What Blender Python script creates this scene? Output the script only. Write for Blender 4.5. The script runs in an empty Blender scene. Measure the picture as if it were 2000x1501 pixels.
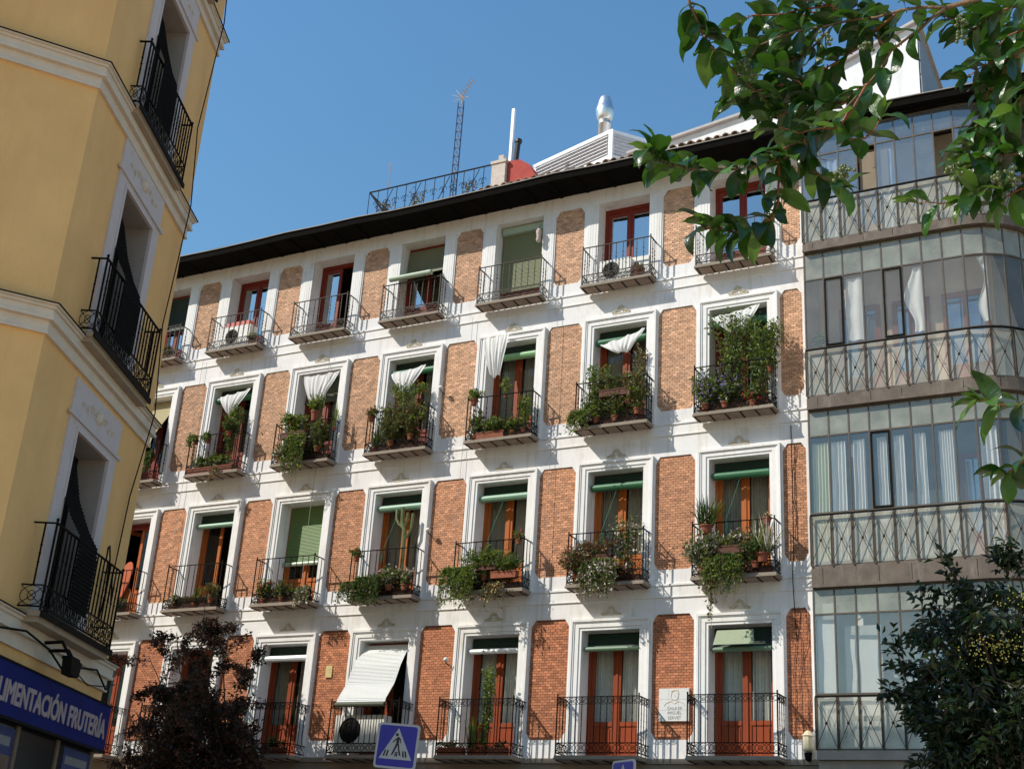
import bpy, math, random
from mathutils import Vector, Matrix

random.seed(11)
SC = bpy.context.scene
COL = SC.collection
PI = math.pi
rad = math.radians

# ------------------------------------------------------------------ camera
CAM = Vector((7.037, -24.324, 1.597))
YAW, PIT, ROL, FPX = -0.50313, 0.38973, 0.06592, 2524.46
_f = Vector((math.sin(YAW)*math.cos(PIT), math.cos(YAW)*math.cos(PIT), math.sin(PIT)))
_r = Vector((math.cos(YAW), -math.sin(YAW), 0.0))
_u = _r.cross(_f)
CR = math.cos(ROL)*_r + math.sin(ROL)*_u
CU = -math.sin(ROL)*_r + math.cos(ROL)*_u
cam = bpy.data.cameras.new("camera")
cam.sensor_width = 36.0
cam.lens = FPX/2000.0*36.0
cam.clip_start, cam.clip_end = 0.05, 3000.0
cob = bpy.data.objects.new("camera", cam)
cob.matrix_world = Matrix(((CR.x, CU.x, -_f.x, CAM.x), (CR.y, CU.y, -_f.y, CAM.y), (CR.z, CU.z, -_f.z, CAM.z), (0, 0, 0, 1)))
COL.objects.link(cob)
SC.camera = cob

# ------------------------------------------------------------------ sky, sun, exposure
SUN = Vector((1.12, 1.0, -1.30))            # the way the light travels
world = bpy.data.worlds.new("World")
SC.world = world
world.use_nodes = True
wn = world.node_tree
sky = wn.nodes.new("ShaderNodeTexSky")
sky.sky_type = 'NISHITA'
sky.sun_disc = False
sky.sun_elevation = math.atan2(-SUN.z, math.hypot(SUN.x, SUN.y))
sky.sun_rotation = math.atan2(-SUN.x, -SUN.y)
sky.altitude = 0.0
sky.air_density = 2.2
sky.dust_density = 0.3
sky.ozone_density = 13.5
bg = wn.nodes["Background"]
bg.inputs["Strength"].default_value = 0.138
tint = wn.nodes.new("ShaderNodeMix"); tint.data_type = 'RGBA'; tint.blend_type = 'MULTIPLY'   # the film's cooler blue
tint.inputs[0].default_value = 1.0; tint.inputs[7].default_value = (.86, 1.01, 1.06, 1)
wn.links.new(sky.outputs[0], tint.inputs[6]); wn.links.new(tint.outputs[2], bg.inputs[0])
sl = bpy.data.lights.new("sun", 'SUN')
sl.energy = 5.0
sl.angle = rad(0.5)
sl.color = (1.0, 0.935, 0.83)
sob = bpy.data.objects.new("sun", sl)
sob.rotation_euler = SUN.to_track_quat('-Z', 'Y').to_euler()
sob.location = (-30, -30, 40)
COL.objects.link(sob)
SC.view_settings.view_transform = 'Standard'
SC.view_settings.look = 'None'
SC.view_settings.exposure = 0.0
SC.view_settings.gamma = 1.0
SC.view_settings.use_curve_mapping = False
SC.render.resolution_x, SC.render.resolution_y = 1024, 768
SC.render.engine = 'CYCLES'
SC.cycles.max_bounces = 5
SC.cycles.diffuse_bounces = 3
SC.cycles.glossy_bounces = 2
SC.cycles.transparent_max_bounces = 10

def px(x, y, Y):
    """the point of the plane y = Y that the photograph shows at pixel x, y"""
    d = _f + CR*((x-1000)/FPX) + CU*(-(y-750.5)/FPX)
    return CAM + d*((Y-CAM.y)/d.y)
def pd(x, y, D):
    d = _f + CR*((x-1000)/FPX) + CU*(-(y-750.5)/FPX)
    return CAM + d.normalized()*D

# ------------------------------------------------------------------ materials
MATS = {}
def mat(name, col, rough=0.7, var=0.0, vscale=3.0, bump=0.0, bscale=40.0, metal=0.0, spec=0.5, rnd=0.0,
        trans=0.0, tcol=None, stretch=(1, 1, 1), streak=None, stain=None, stscale=1.2, stlo=.52, sthi=.72):
    if name in MATS:
        return MATS[name]
    m = bpy.data.materials.new(name)
    m.use_nodes = True
    nt = m.node_tree
    N, L = nt.nodes, nt.links
    b = N["Principled BSDF"]
    b.inputs["Base Color"].default_value = (*col, 1)
    b.inputs["Roughness"].default_value = rough
    b.inputs["Metallic"].default_value = metal
    b.inputs["Specular IOR Level"].default_value = spec
    tc = N.new("ShaderNodeTexCoord")
    mp = N.new("ShaderNodeMapping")
    mp.inputs["Scale"].default_value = stretch
    L.new(tc.outputs["Object"], mp.inputs[0])
    colout = None
    if var > 0 or rnd > 0 or stain:
        mixin = N.new("ShaderNodeMix"); mixin.data_type = 'RGBA'
        n1 = N.new("ShaderNodeTexNoise")
        n1.inputs["Scale"].default_value = vscale
        n1.inputs["Detail"].default_value = 6
        n1.inputs["Roughness"].default_value = 0.65
        L.new(mp.outputs[0], n1.inputs["Vector"])
        rmp = N.new("ShaderNodeMapRange")
        rmp.inputs[1].default_value, rmp.inputs[2].default_value = .3, .7
        L.new(n1.outputs[0], rmp.inputs[0])
        L.new(rmp.outputs[0], mixin.inputs[0])
        mixin.inputs[6].default_value = (*[c*(1-var) for c in col], 1)
        mixin.inputs[7].default_value = (*[min(1, c*(1+var)) for c in col], 1)
        colout = mixin.outputs[2]
        if stain:
            n2 = N.new("ShaderNodeTexNoise")
            n2.inputs["Scale"].default_value = stscale
            n2.inputs["Detail"].default_value = 8
            n2.inputs["Roughness"].default_value = 0.7
            mp2 = N.new("ShaderNodeMapping"); mp2.inputs["Scale"].default_value = (1.6, 1.6, .45)
            L.new(tc.outputs["Object"], mp2.inputs[0]); L.new(mp2.outputs[0], n2.inputs["Vector"])
            r2 = N.new("ShaderNodeMapRange"); r2.inputs[1].default_value, r2.inputs[2].default_value = stlo, sthi
            L.new(n2.outputs[0], r2.inputs[0])
            m2 = N.new("ShaderNodeMix"); m2.data_type = 'RGBA'
            L.new(r2.outputs[0], m2.inputs[0]); L.new(colout, m2.inputs[6]); m2.inputs[7].default_value = (*stain, 1)
            colout = m2.outputs[2]
        if streak:
            n4 = N.new("ShaderNodeTexNoise"); n4.inputs["Scale"].default_value = 1.0; n4.inputs["Detail"].default_value = 7; n4.inputs["Roughness"].default_value = .6
            mp4 = N.new("ShaderNodeMapping"); mp4.inputs["Scale"].default_value = (7.0, 7.0, .32)
            L.new(tc.outputs["Object"], mp4.inputs[0]); L.new(mp4.outputs[0], n4.inputs["Vector"])
            r4 = N.new("ShaderNodeMapRange"); r4.inputs[1].default_value, r4.inputs[2].default_value = .54, .80; r4.inputs[4].default_value = .55
            L.new(n4.outputs[0], r4.inputs[0])
            m4 = N.new("ShaderNodeMix"); m4.data_type = 'RGBA'
            L.new(r4.outputs[0], m4.inputs[0]); L.new(colout, m4.inputs[6]); m4.inputs[7].default_value = (*streak, 1)
            colout = m4.outputs[2]
        if rnd > 0:
            oi = N.new("ShaderNodeObjectInfo")
            hs = N.new("ShaderNodeHueSaturation")
            r3 = N.new("ShaderNodeMapRange"); r3.inputs[3].default_value, r3.inputs[4].default_value = 1-rnd, 1+rnd
            L.new(oi.outputs["Random"], r3.inputs[0]); L.new(r3.outputs[0], hs.inputs["Value"])
            L.new(colout, hs.inputs["Color"]); colout = hs.outputs[0]
        L.new(colout, b.inputs["Base Color"])
    if bump > 0:
        n3 = N.new("ShaderNodeTexNoise")
        n3.inputs["Scale"].default_value = bscale
        n3.inputs["Detail"].default_value = 4
        L.new(mp.outputs[0], n3.inputs["Vector"])
        bp = N.new("ShaderNodeBump"); bp.inputs["Strength"].default_value = bump; bp.inputs["Distance"].default_value = 0.02
        L.new(n3.outputs[0], bp.inputs["Height"]); L.new(bp.outputs[0], b.inputs["Normal"])
    if trans > 0:
        t = N.new("ShaderNodeBsdfTranslucent")
        t.inputs[0].default_value = (*(tcol or col), 1)
        ms = N.new("ShaderNodeMixShader"); ms.inputs[0].default_value = trans
        L.new(b.outputs[0], ms.inputs[1]); L.new(t.outputs[0], ms.inputs[2])
        L.new(ms.outputs[0], N["Material Output"].inputs[0])
    MATS[name] = m
    return m

def glass(name, refl, tint=(.9, .95, .95), dirt=0.0, dcol=(.5, .55, .5), rough=0.02):
    """thin pane: mirror layer over clear (and a share of dusty, light-scattering) glass"""
    if name in MATS:
        return MATS[name]
    m = bpy.data.materials.new(name); m.use_nodes = True
    N, L = m.node_tree.nodes, m.node_tree.links
    N.remove(N["Principled BSDF"])
    tr = N.new("ShaderNodeBsdfTransparent"); tr.inputs[0].default_value = (*tint, 1)
    gl = N.new("ShaderNodeBsdfGlossy"); gl.inputs["Roughness"].default_value = rough
    n = N.new("ShaderNodeTexNoise"); n.inputs["Scale"].default_value = 2.2
    tc = N.new("ShaderNodeTexCoord"); L.new(tc.outputs["Object"], n.inputs["Vector"])
    bp = N.new("ShaderNodeBump"); bp.inputs["Strength"].default_value = .04; bp.inputs["Distance"].default_value = .05
    L.new(n.outputs[0], bp.inputs["Height"]); L.new(bp.outputs[0], gl.inputs["Normal"])
    last = tr.outputs[0]
    if dirt > 0:
        df = N.new("ShaderNodeBsdfDiffuse"); df.inputs[0].default_value = (*dcol, 1)
        n2 = N.new("ShaderNodeTexNoise"); n2.inputs["Scale"].default_value = 3.0; n2.inputs["Detail"].default_value = 6
        L.new(tc.outputs["Object"], n2.inputs["Vector"])
        r = N.new("ShaderNodeMapRange"); r.inputs[1].default_value, r.inputs[2].default_value = .25, .75
        r.inputs[3].default_value, r.inputs[4].default_value = dirt*.7, min(1, dirt*1.3)
        L.new(n2.outputs[0], r.inputs[0])
        ms = N.new("ShaderNodeMixShader"); L.new(r.outputs[0], ms.inputs[0])
        L.new(last, ms.inputs[1]); L.new(df.outputs[0], ms.inputs[2]); last = ms.outputs[0]
    lw = N.new("ShaderNodeLayerWeight"); lw.inputs[0].default_value = .5
    pw = N.new("ShaderNodeMath"); pw.operation = 'POWER'; pw.inputs[1].default_value = 4.0
    L.new(lw.outputs["Facing"], pw.inputs[0])
    ad = N.new("ShaderNodeMath"); ad.operation = 'ADD'; ad.inputs[1].default_value = refl; ad.use_clamp = True
    L.new(pw.outputs[0], ad.inputs[0])
    m2 = N.new("ShaderNodeMixShader"); L.new(ad.outputs[0], m2.inputs[0])
    L.new(last, m2.inputs[1]); L.new(gl.outputs[0], m2.inputs[2])
    L.new(m2.outputs[0], N["Material Output"].inputs[0])
    MATS[name] = m
    return m

WHITE = mat("white_plaster", (.81, .80, .79), .85, .05, 2.0, .3, 45, stain=(.52, .46, .38), stscale=1.9, stlo=.53, sthi=.82, streak=(.50, .42, .33))
SHAPE = mat("white_moulding", (.82, .81, .79), .8, .04, 4.0, .12, 50, stain=(.56, .50, .42), stscale=2.4, stlo=.55, sthi=.85, streak=(.60, .54, .46))
OCHRE = mat("ochre_ornament", (.58, .52, .40), .8, .15, 20)
LEDGE = mat("ledge_stone", (.27, .225, .175), .85, .12, 5, .2, 40)
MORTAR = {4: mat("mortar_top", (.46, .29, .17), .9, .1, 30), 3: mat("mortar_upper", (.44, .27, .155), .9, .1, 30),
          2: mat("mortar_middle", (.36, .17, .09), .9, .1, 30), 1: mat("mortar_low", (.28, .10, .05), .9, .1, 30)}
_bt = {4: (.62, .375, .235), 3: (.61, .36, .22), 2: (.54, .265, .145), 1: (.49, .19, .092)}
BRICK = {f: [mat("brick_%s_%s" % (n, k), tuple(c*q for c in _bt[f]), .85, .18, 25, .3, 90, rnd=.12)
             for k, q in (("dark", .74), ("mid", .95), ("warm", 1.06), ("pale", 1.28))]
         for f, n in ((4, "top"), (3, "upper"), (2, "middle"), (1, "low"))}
REDWOOD = mat("red_brown_painted_wood", (.20, .028, .014), .5, .15, 6, spec=.25, stretch=(1, 1, .2))
ORANGEWOOD = mat("orange_varnished_wood", (.42, .115, .022), .5, .18, 6, spec=.25, stretch=(1, 1, .2))
REDLOW = mat("vermilion_varnished_wood", (.26, .050, .015), .5, .15, 6, spec=.25, stretch=(1, 1, .2))
IRON = mat("black_iron", (.008, .007, .006), .65, .2, 20, spec=.08)
IRONB = mat("brown_iron", (.055, .042, .030), .6, .2, 20, spec=.25)
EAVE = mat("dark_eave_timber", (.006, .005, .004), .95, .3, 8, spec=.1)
GREEN = mat("green_blind", (.030, .145, .062), .5, .15, 30)
GREEND = mat("dark_green_blind", (.012, .032, .020), .6, .15, 30)
PALEGREEN = mat("pale_green_blind", (.36, .45, .33), .45, .12, 30)
STRAW = mat("straw_blind", (.46, .40, .23), .7, .15, 30)
OLIVE = mat("olive_blind", (.075, .085, .05), .7, .15, 30)
SILVER = mat("silver_white_blind", (.66, .68, .67), .32, .08, 30)
MATGREEN = mat("grass_green_blind", (.13, .225, .070), .6, .2, 40)
CLOTH = mat("white_cloth", (.84, .83, .80), .9, .04, 10, trans=.25, tcol=(.8, .8, .76))
CURTAIN = mat("grey_curtain", (.30, .29, .22), .9, .12, 8)
SHEER = mat("pale_curtain", (.62, .63, .55), .9, .08, 8)
TERRA = mat("terracotta", (.25, .07, .032), .8, .2, 20, rnd=.15)
GREYPOT = mat("grey_pot", (.20, .19, .18), .8, .15, 20)
SOIL = mat("soil", (.03, .02, .012), .95)
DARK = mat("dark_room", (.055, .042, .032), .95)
YELLOW = mat("yellow_render", (.82, .495, .195), .9, .09, .9, .3, 70, stain=(.74, .41, .15), stscale=.6, stlo=.45, sthi=.8, streak=(.76, .42, .16))
CREAM = mat("cream_moulding", (.66, .56, .45), .85, .07, 5, .2, 50)
LILAC = mat("pale_grey_surround", (.58, .51, .50), .85, .06, 5, .3, 60)
METAL = mat("galvanised_metal", (.80, .80, .80), .38, .1, 8, metal=1.0)
WHITEMETAL = mat("white_metal", (.80, .80, .82), .4, .04, 6)
GREYWALL = mat("grey_render", (.30, .27, .23), .9, .15, 3, .2, 40)
BAND = mat("brown_grey_band", (.135, .105, .082), .8, .25, 3.0, .2, 30, stain=(.24, .20, .17), stscale=2, streak=(.07, .055, .045))
GALFRAME = mat("taupe_painted_steel", (.085, .066, .046), .6, .2, 14)
ROOFTILE = mat("clay_roof_tile", (.38, .27, .19), .9, .25, 18, .3, 60, rnd=.25)
BRANCH = mat("pale_bark", (.19, .12, .065), .85, .3, 40, .4, 80)
TWIGRED = mat("red_twig", (.26, .085, .035), .7, .2, 40)
BARK = mat("dark_bark", (.05, .035, .025), .9, .3, 20, .5, 40)
AIR = mat("air_unit_white", (.70, .69, .64), .5, .06, 8)
GRILLE = mat("air_unit_grille", (.012, .012, .011), .8, spec=.1)
G4 = glass("sky_mirror_pane", .55, tint=(.55, .65, .75))
G2 = glass("door_pane", .04, tint=(.97, .98, .98))
GG = glass("dusty_gallery_pane", .15, tint=(.95, .97, .96), dirt=.08, dcol=(.56, .57, .48))
GGT = glass("dusty_top_pane", .08, tint=(.90, .94, .90), dirt=.46, dcol=(.52, .53, .43))
GGB = glass("blue_gallery_pane", .22, tint=(.88, .92, .95), dirt=.2, dcol=(.44, .47, .46))
CLEAR = bpy.data.materials.new("clear_glass_body"); CLEAR.use_nodes = True
_t = CLEAR.node_tree.nodes.new("ShaderNodeBsdfTransparent"); CLEAR.node_tree.links.new(_t.outputs[0], CLEAR.node_tree.nodes["Material Output"].inputs[0])
GG3 = glass("old_gallery_pane", .08, tint=(.97, .98, .97), dirt=.14, dcol=(.58, .59, .52))
GGL = glass("frosted_lower_pane", .05, tint=(.93, .95, .92), dirt=.42, dcol=(.68, .67, .57))

# ------------------------------------------------------------------ mesh helpers
class MB:
    def __init__(s):
        s.v, s.f, s.m = [], [], []
    def face(s, pts, m=0):
        i = len(s.v); s.v += [tuple(p) for p in pts]; s.f.append(tuple(range(i, i+len(pts)))); s.m.append(m)
    def box(s, x0, x1, y0, y1, z0, z1, m=0):
        i = len(s.v)
        s.v += [(x0, y0, z0), (x1, y0, z0), (x1, y1, z0), (x0, y1, z0), (x0, y0, z1), (x1, y0, z1), (x1, y1, z1), (x0, y1, z1)]
        for q in ((0, 3, 2, 1), (4, 5, 6, 7), (0, 1, 5, 4), (1, 2, 6, 5), (2, 3, 7, 6), (3, 0, 4, 7)):
            s.f.append(tuple(i+k for k in q)); s.m.append(m)
    def bar(s, a, b, w, h=None, m=0):
        """square bar from a to b"""
        h = h or w
        a, b = Vector(a), Vector(b); d = (b-a).normalized()
        up = Vector((0, 0, 1)) if abs(d.z) < .95 else Vector((1, 0, 0))
        x = d.cross(up).normalized()*w/2; y = x.cross(d).normalized()*h/2
        i = len(s.v)
        for p in (a, b):
            s.v += [tuple(p-x-y), tuple(p+x-y), tuple(p+x+y), tuple(p-x+y)]
        for q in ((0, 3, 2, 1), (4, 5, 6, 7), (0, 1, 5, 4), (1, 2, 6, 5), (2, 3, 7, 6), (3, 0, 4, 7)):
            s.f.append(tuple(i+k for k in q)); s.m.append(m)
    def tube(s, pts, r, n=6, m=0, r2=None):
        pts = [Vector(p) for p in pts]
        i0 = len(s.v); k = len(pts)
        ref = None
        for j, p in enumerate(pts):
            d = (pts[min(j+1, k-1)]-pts[max(j-1, 0)])
            d = d.normalized() if d.length > 1e-9 else Vector((0, 0, 1))
            if ref is None:
                ref = d.orthogonal().normalized()
            ref = (ref-d*ref.dot(d))
            ref = ref.normalized() if ref.length > 1e-6 else d.orthogonal().normalized()
            w = d.cross(ref)
            rr = r if r2 is None else r+(r2-r)*j/max(1, k-1)
            for a in range(n):
                t = 2*PI*a/n
                s.v.append(tuple(p+(ref*math.cos(t)+w*math.sin(t))*rr))
        for j in range(k-1):
            for a in range(n):
                b = (a+1) % n
                s.f.append((i0+j*n+a, i0+j*n+b, i0+(j+1)*n+b, i0+(j+1)*n+a)); s.m.append(m)
        s.f.append(tuple(i0+a for a in reversed(range(n)))); s.m.append(m)
        s.f.append(tuple(i0+(k-1)*n+a for a in range(n))); s.m.append(m)
    def lathe(s, c, prof, n=12, m=0):
        """prof: (radius, z) list about the vertical through c"""
        i0 = len(s.v)
        for r, z in prof:
            for a in range(n):
                t = 2*PI*a/n
                s.v.append((c[0]+r*math.cos(t), c[1]+r*math.sin(t), c[2]+z))
        for j in range(len(prof)-1):
            for a in range(n):
                b = (a+1) % n
                s.f.append((i0+j*n+a, i0+j*n+b, i0+(j+1)*n+b, i0+(j+1)*n+a)); s.m.append(m)
        s.f.append(tuple(i0+a for a in reversed(range(n)))); s.m.append(m)
        s.f.append(tuple(i0+(len(prof)-1)*n+a for a in range(n))); s.m.append(m)
    def prism(s, pts, y0, y1, m=0):
        """polygon of (x, z) points, front at y0, back at y1 (points anticlockwise seen from the front)"""
        i = len(s.v); n = len(pts)
        s.v += [(p[0], y0, p[1]) for p in pts]+[(p[0], y1, p[1]) for p in pts]
        s.f.append(tuple(i+k for k in range(n))); s.m.append(m)
        s.f.append(tuple(i+n+k for k in reversed(range(n)))); s.m.append(m)
        for k in range(n):
            j = (k+1) % n
            s.f.append((i+j, i+k, i+n+k, i+n+j)); s.m.append(m)
    def plan(s, pts, z0, z1, m=0):
        """polygon of (x, y) points raised from z0 to z1"""
        i = len(s.v); n = len(pts)
        s.v += [(p[0], p[1], z0) for p in pts]+[(p[0], p[1], z1) for p in pts]
        s.f.append(tuple(i+k for k in reversed(range(n)))); s.m.append(m)
        s.f.append(tuple(i+n+k for k in range(n))); s.m.append(m)
        for k in range(n):
            j = (k+1) % n
            s.f.append((i+k, i+j, i+n+j, i+n+k)); s.m.append(m)
    def clear_back(s):
        """only the front face of a pane box carries the glass, the rest is clear"""
        s.m = [0 if i % 6 == 2 else 1 for i in range(len(s.f))]
        return s
    def grid(s, rows, m=0):
        i = len(s.v); w = len(rows[0])
        for r in rows:
            s.v += [tuple(p) for p in r]
        for a in range(len(rows)-1):
            for b in range(w-1):
                s.f.append((i+a*w+b, i+a*w+b+1, i+(a+1)*w+b+1, i+(a+1)*w+b)); s.m.append(m)
    def leaf(s, p, d, nrm, L, W, m=0):
        side = d.cross(nrm)
        side = side.normalized() if side.length > 1e-6 else Vector((1, 0, 0))
        up = side.cross(d).normalized()
        i = len(s.v)
        mid = p+d*(L*.45)
        s.v += [tuple(p), tuple(mid+side*W*.5+up*W*.18), tuple(p+d*L-up*L*.12), tuple(mid-side*W*.5+up*W*.18)]
        s.f += [(i, i+1, i+2), (i, i+2, i+3)]; s.m += [m, m]
    def mesh(s, name, mats, smooth=False):
        me = bpy.data.meshes.new(name)
        me.from_pydata(s.v, [], s.f)
        for q in (mats if isinstance(mats, (list, tuple)) else [mats]):
            me.materials.append(q)
        me.polygons.foreach_set("material_index", s.m)
        if smooth:
            me.polygons.foreach_set("use_smooth", [True]*len(me.polygons))
        me.update()
        return me
    def build(s, name, mats, parent=None, loc=(0, 0, 0), rot=(0, 0, 0), smooth=False):
        return link(name, s.mesh(name, mats, smooth), parent, loc, rot)

def link(name, data, parent=None, loc=(0, 0, 0), rot=(0, 0, 0)):
    o = bpy.data.objects.new(name, data)
    COL.objects.link(o)
    o.location = loc
    o.rotation_euler = rot
    if parent:
        o.parent = parent
    return o
def tag(o, label, cat, group=None):
    o["label"] = label; o["category"] = cat
    if group:
        o["group"] = group
    return o
def thing(name, label, cat, loc=(0, 0, 0), rz=0.0, group=None):
    return tag(link(name, None, None, loc, (0, 0, rz)), label, cat, group)
def structure(o):
    o["kind"] = "structure"; return o
def stuff(o):
    o["kind"] = "stuff"; return o
def rv(a=1.0):
    while True:
        v = Vector((random.uniform(-1, 1), random.uniform(-1, 1), random.uniform(-1, 1)))
        if .05 < v.length <= 1:
            return v.normalized()*a
def text_mesh(body, size, name, m, extrude=.004, bold=0.0):
    cu = bpy.data.curves.new(name, 'FONT')
    cu.body = body; cu.size = size; cu.extrude = extrude; cu.align_x = 'CENTER'; cu.align_y = 'CENTER'
    cu.resolution_u = 3; cu.offset = bold
    o = bpy.data.objects.new(name, cu); COL.objects.link(o)
    dg = bpy.context.evaluated_depsgraph_get()
    me = bpy.data.meshes.new_from_object(o.evaluated_get(dg))
    bpy.data.objects.remove(o); bpy.data.curves.remove(cu)
    me.name = name; me.materials.clear(); me.materials.append(m)
    return me

FLOORN = {4: "top floor", 3: "second floor down", 2: "third floor down", 1: "lowest floor"}
COLN = ["leftmost", "second from left", "third from left", "middle", "third from right", "second from right", "rightmost"]
# ------------------------------------------------------------------ ground
ASPH = mat("asphalt", (.055, .053, .05), .9, .2, 3, .4, 120)
PAVE = mat("paving", (.52, .38, .25), .9, .12, 2, .2, 60)
g = MB(); g.face([(-400, -400, 0), (400, -400, 0), (400, 400, 0), (-400, 400, 0)])
structure(g.build("ground", PAVE))
g = MB(); g.face([(-120, -9, .004), (120, -9, .004), (120, -2.6, .004), (-120, -2.6, .004)])
structure(g.build("road", ASPH))
g = MB(); g.box(-120, 120, -2.6, 0.0, 0.0, .13)
structure(g.build("pavement", PAVE))
g = MB()
for k in range(7):
    g.face([(-2+.0, -8.6+k*.85, .008), (2.0, -8.6+k*.85, .008), (2.0, -8.2+k*.85, .008), (-2, -8.2+k*.85, .008)])
structure(g.build("crossing_stripes", mat("road_paint", (.75, .75, .72), .7)))

# ------------------------------------------------------------------ apartment building
CX = [-0.895-2.757*(6-j) for j in range(7)]
ZC = {1: 4.60, 2: 8.06, 3: 11.56, 4: 15.06}
OT = {1: 2.57, 2: 2.58, 3: 2.53, 4: 2.31}         # opening top above the floor line
FT = {1: 2.80, 2: 2.79, 3: 2.76}                  # top of the window surround
BZ = {1: (.37, 2.84), 2: (.30, 2.76), 3: (.30, 2.745), 4: (.31, 2.31)}
OW = .645
XL, XR = -21.0, 0.62
SOF = 17.76
WD = .52
B = thing("apartment_building", "white plaster apartment building with brick panels and rows of iron balconies", "building")

wall = MB()
edges = [XL]
for c in CX:
    edges += [c-OW, c+OW]
edges.append(XR)
piers = [(edges[2*i], edges[2*i+1]) for i in range(8)]
TOPS = {1: 8.06, 2: 11.56, 3: 15.06, 4: SOF}
brick_spec = []
for k, (a, b) in enumerate(piers):
    wall.box(a, b, .05, WD, .2, SOF)
    for f in (1, 2, 3, 4):
        z0, z1 = ZC[f], TOPS[f]
        hw = .88 if f < 4 else .946
        xa = (CX[k-1]+hw+.035) if k > 0 else a+.4
        xb = (CX[k]-hw-.075) if k < 7 else XR-.02
        if k == 0:
            xa = xb-.86
        if k == 7:
            xb = min(xb, .50)
        p0, p1 = z0+BZ[f][0], z0+BZ[f][1]
        cx_, cz_ = .10, .15
        o8 = [(xa+cx_, p0), (xb-cx_, p0), (xb, p0+cz_), (xb, p1-cz_), (xb-cx_, p1), (xa+cx_, p1), (xa, p1-cz_), (xa, p0+cz_)]
        R = [(a, z0), (b, z0), (b, z1), (a, z1)]
        F = lambda *q: wall.face([(p[0], 0, p[1]) for p in q])
        F(R[0], R[1], o8[1], o8[0]); F(R[1], o8[2], o8[1]); F(R[1], R[2], o8[3], o8[2]); F(R[2], o8[4], o8[3])
        F(R[2], R[3], o8[5], o8[4]); F(R[3], o8[6], o8[5]); F(R[3], R[0], o8[7], o8[6]); F(R[0], o8[0], o8[7])
        for i in range(8):
            p, q = o8[i], o8[(i+1) % 8]
            wall.face([(p[0], 0, p[1]), (q[0], 0, q[1]), (q[0], .05, q[1]), (p[0], .05, p[1])])
        brick_spec.append((k, f, xa, xb, p0, p1, cx_, cz_))
    # sides of the plaster skin in the reveals
    for x in (a, b):
        wall.face([(x, 0, ZC[1]), (x, .05, ZC[1]), (x, .05, SOF), (x, 0, SOF)])
for c in CX:
    for f in (0, 1, 2, 3, 4):
        z0 = ZC[f]+OT[f] if f else 3.6
        z1 = ZC[f+1] if f < 4 else SOF
        wall.box(c-OW, c+OW, 0.0, WD, z0, z1-.001)
    wall.box(c-OW, c+OW, .2, WD, .2, 3.599)
wall.face([(XL, 0, .2), (XR, 0, .2), (XR, 0, ZC[1]-.001), (XL, 0, ZC[1]-.001)])
wall.build("wall", WHITE, B)

# rooms behind: floors, back wall, roof slab
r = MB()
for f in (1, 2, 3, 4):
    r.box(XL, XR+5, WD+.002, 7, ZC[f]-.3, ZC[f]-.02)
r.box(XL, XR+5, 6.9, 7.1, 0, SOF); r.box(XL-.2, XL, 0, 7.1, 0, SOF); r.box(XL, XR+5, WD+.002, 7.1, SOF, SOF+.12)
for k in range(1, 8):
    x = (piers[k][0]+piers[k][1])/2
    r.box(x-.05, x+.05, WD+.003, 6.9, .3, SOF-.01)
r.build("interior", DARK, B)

# brickwork: header courses, each brick real; the panel nearest the camera brick by brick
def brick_cells(xa, xb, p0, p1, cx_, cz_):
    bw, bh = .112, .054
    row = 0; z = p0+.003
    while z+bh*.7 < p1:
        off = 0 if row % 2 else -bw/2
        x = xa+off
        while x < xb:
            x0, x1 = max(x, xa)+.004, min(x+bw, xb)-.004
            zc = z+bh/2
            t = max(0, 1-(zc-p0)/cz_, 1-(p1-zc)/cz_)
            ins = cx_*min(1, t)
            x0, x1 = max(x0, xa+ins), min(x1, xb-ins)
            if x1-x0 > .02:
                yield x0, x1, z+.0035, z+bh-.0035
            x += bw
        z += bh; row += 1
unit = MB(); unit.box(-.5, .5, 0, 1, -.5, .5)
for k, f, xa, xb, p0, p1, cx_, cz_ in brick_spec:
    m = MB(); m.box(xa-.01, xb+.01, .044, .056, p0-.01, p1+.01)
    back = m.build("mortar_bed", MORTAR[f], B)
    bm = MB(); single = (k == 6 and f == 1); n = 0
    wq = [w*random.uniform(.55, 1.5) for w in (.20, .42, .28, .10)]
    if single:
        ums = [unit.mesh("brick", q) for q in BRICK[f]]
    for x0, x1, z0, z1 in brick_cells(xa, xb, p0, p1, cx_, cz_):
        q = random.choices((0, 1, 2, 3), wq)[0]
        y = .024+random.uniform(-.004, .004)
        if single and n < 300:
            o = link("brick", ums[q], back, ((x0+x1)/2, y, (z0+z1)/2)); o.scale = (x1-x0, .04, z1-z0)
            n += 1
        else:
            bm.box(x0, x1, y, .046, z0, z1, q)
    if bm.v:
        stuff(bm.build("brickwork", BRICK[f], back))

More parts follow.
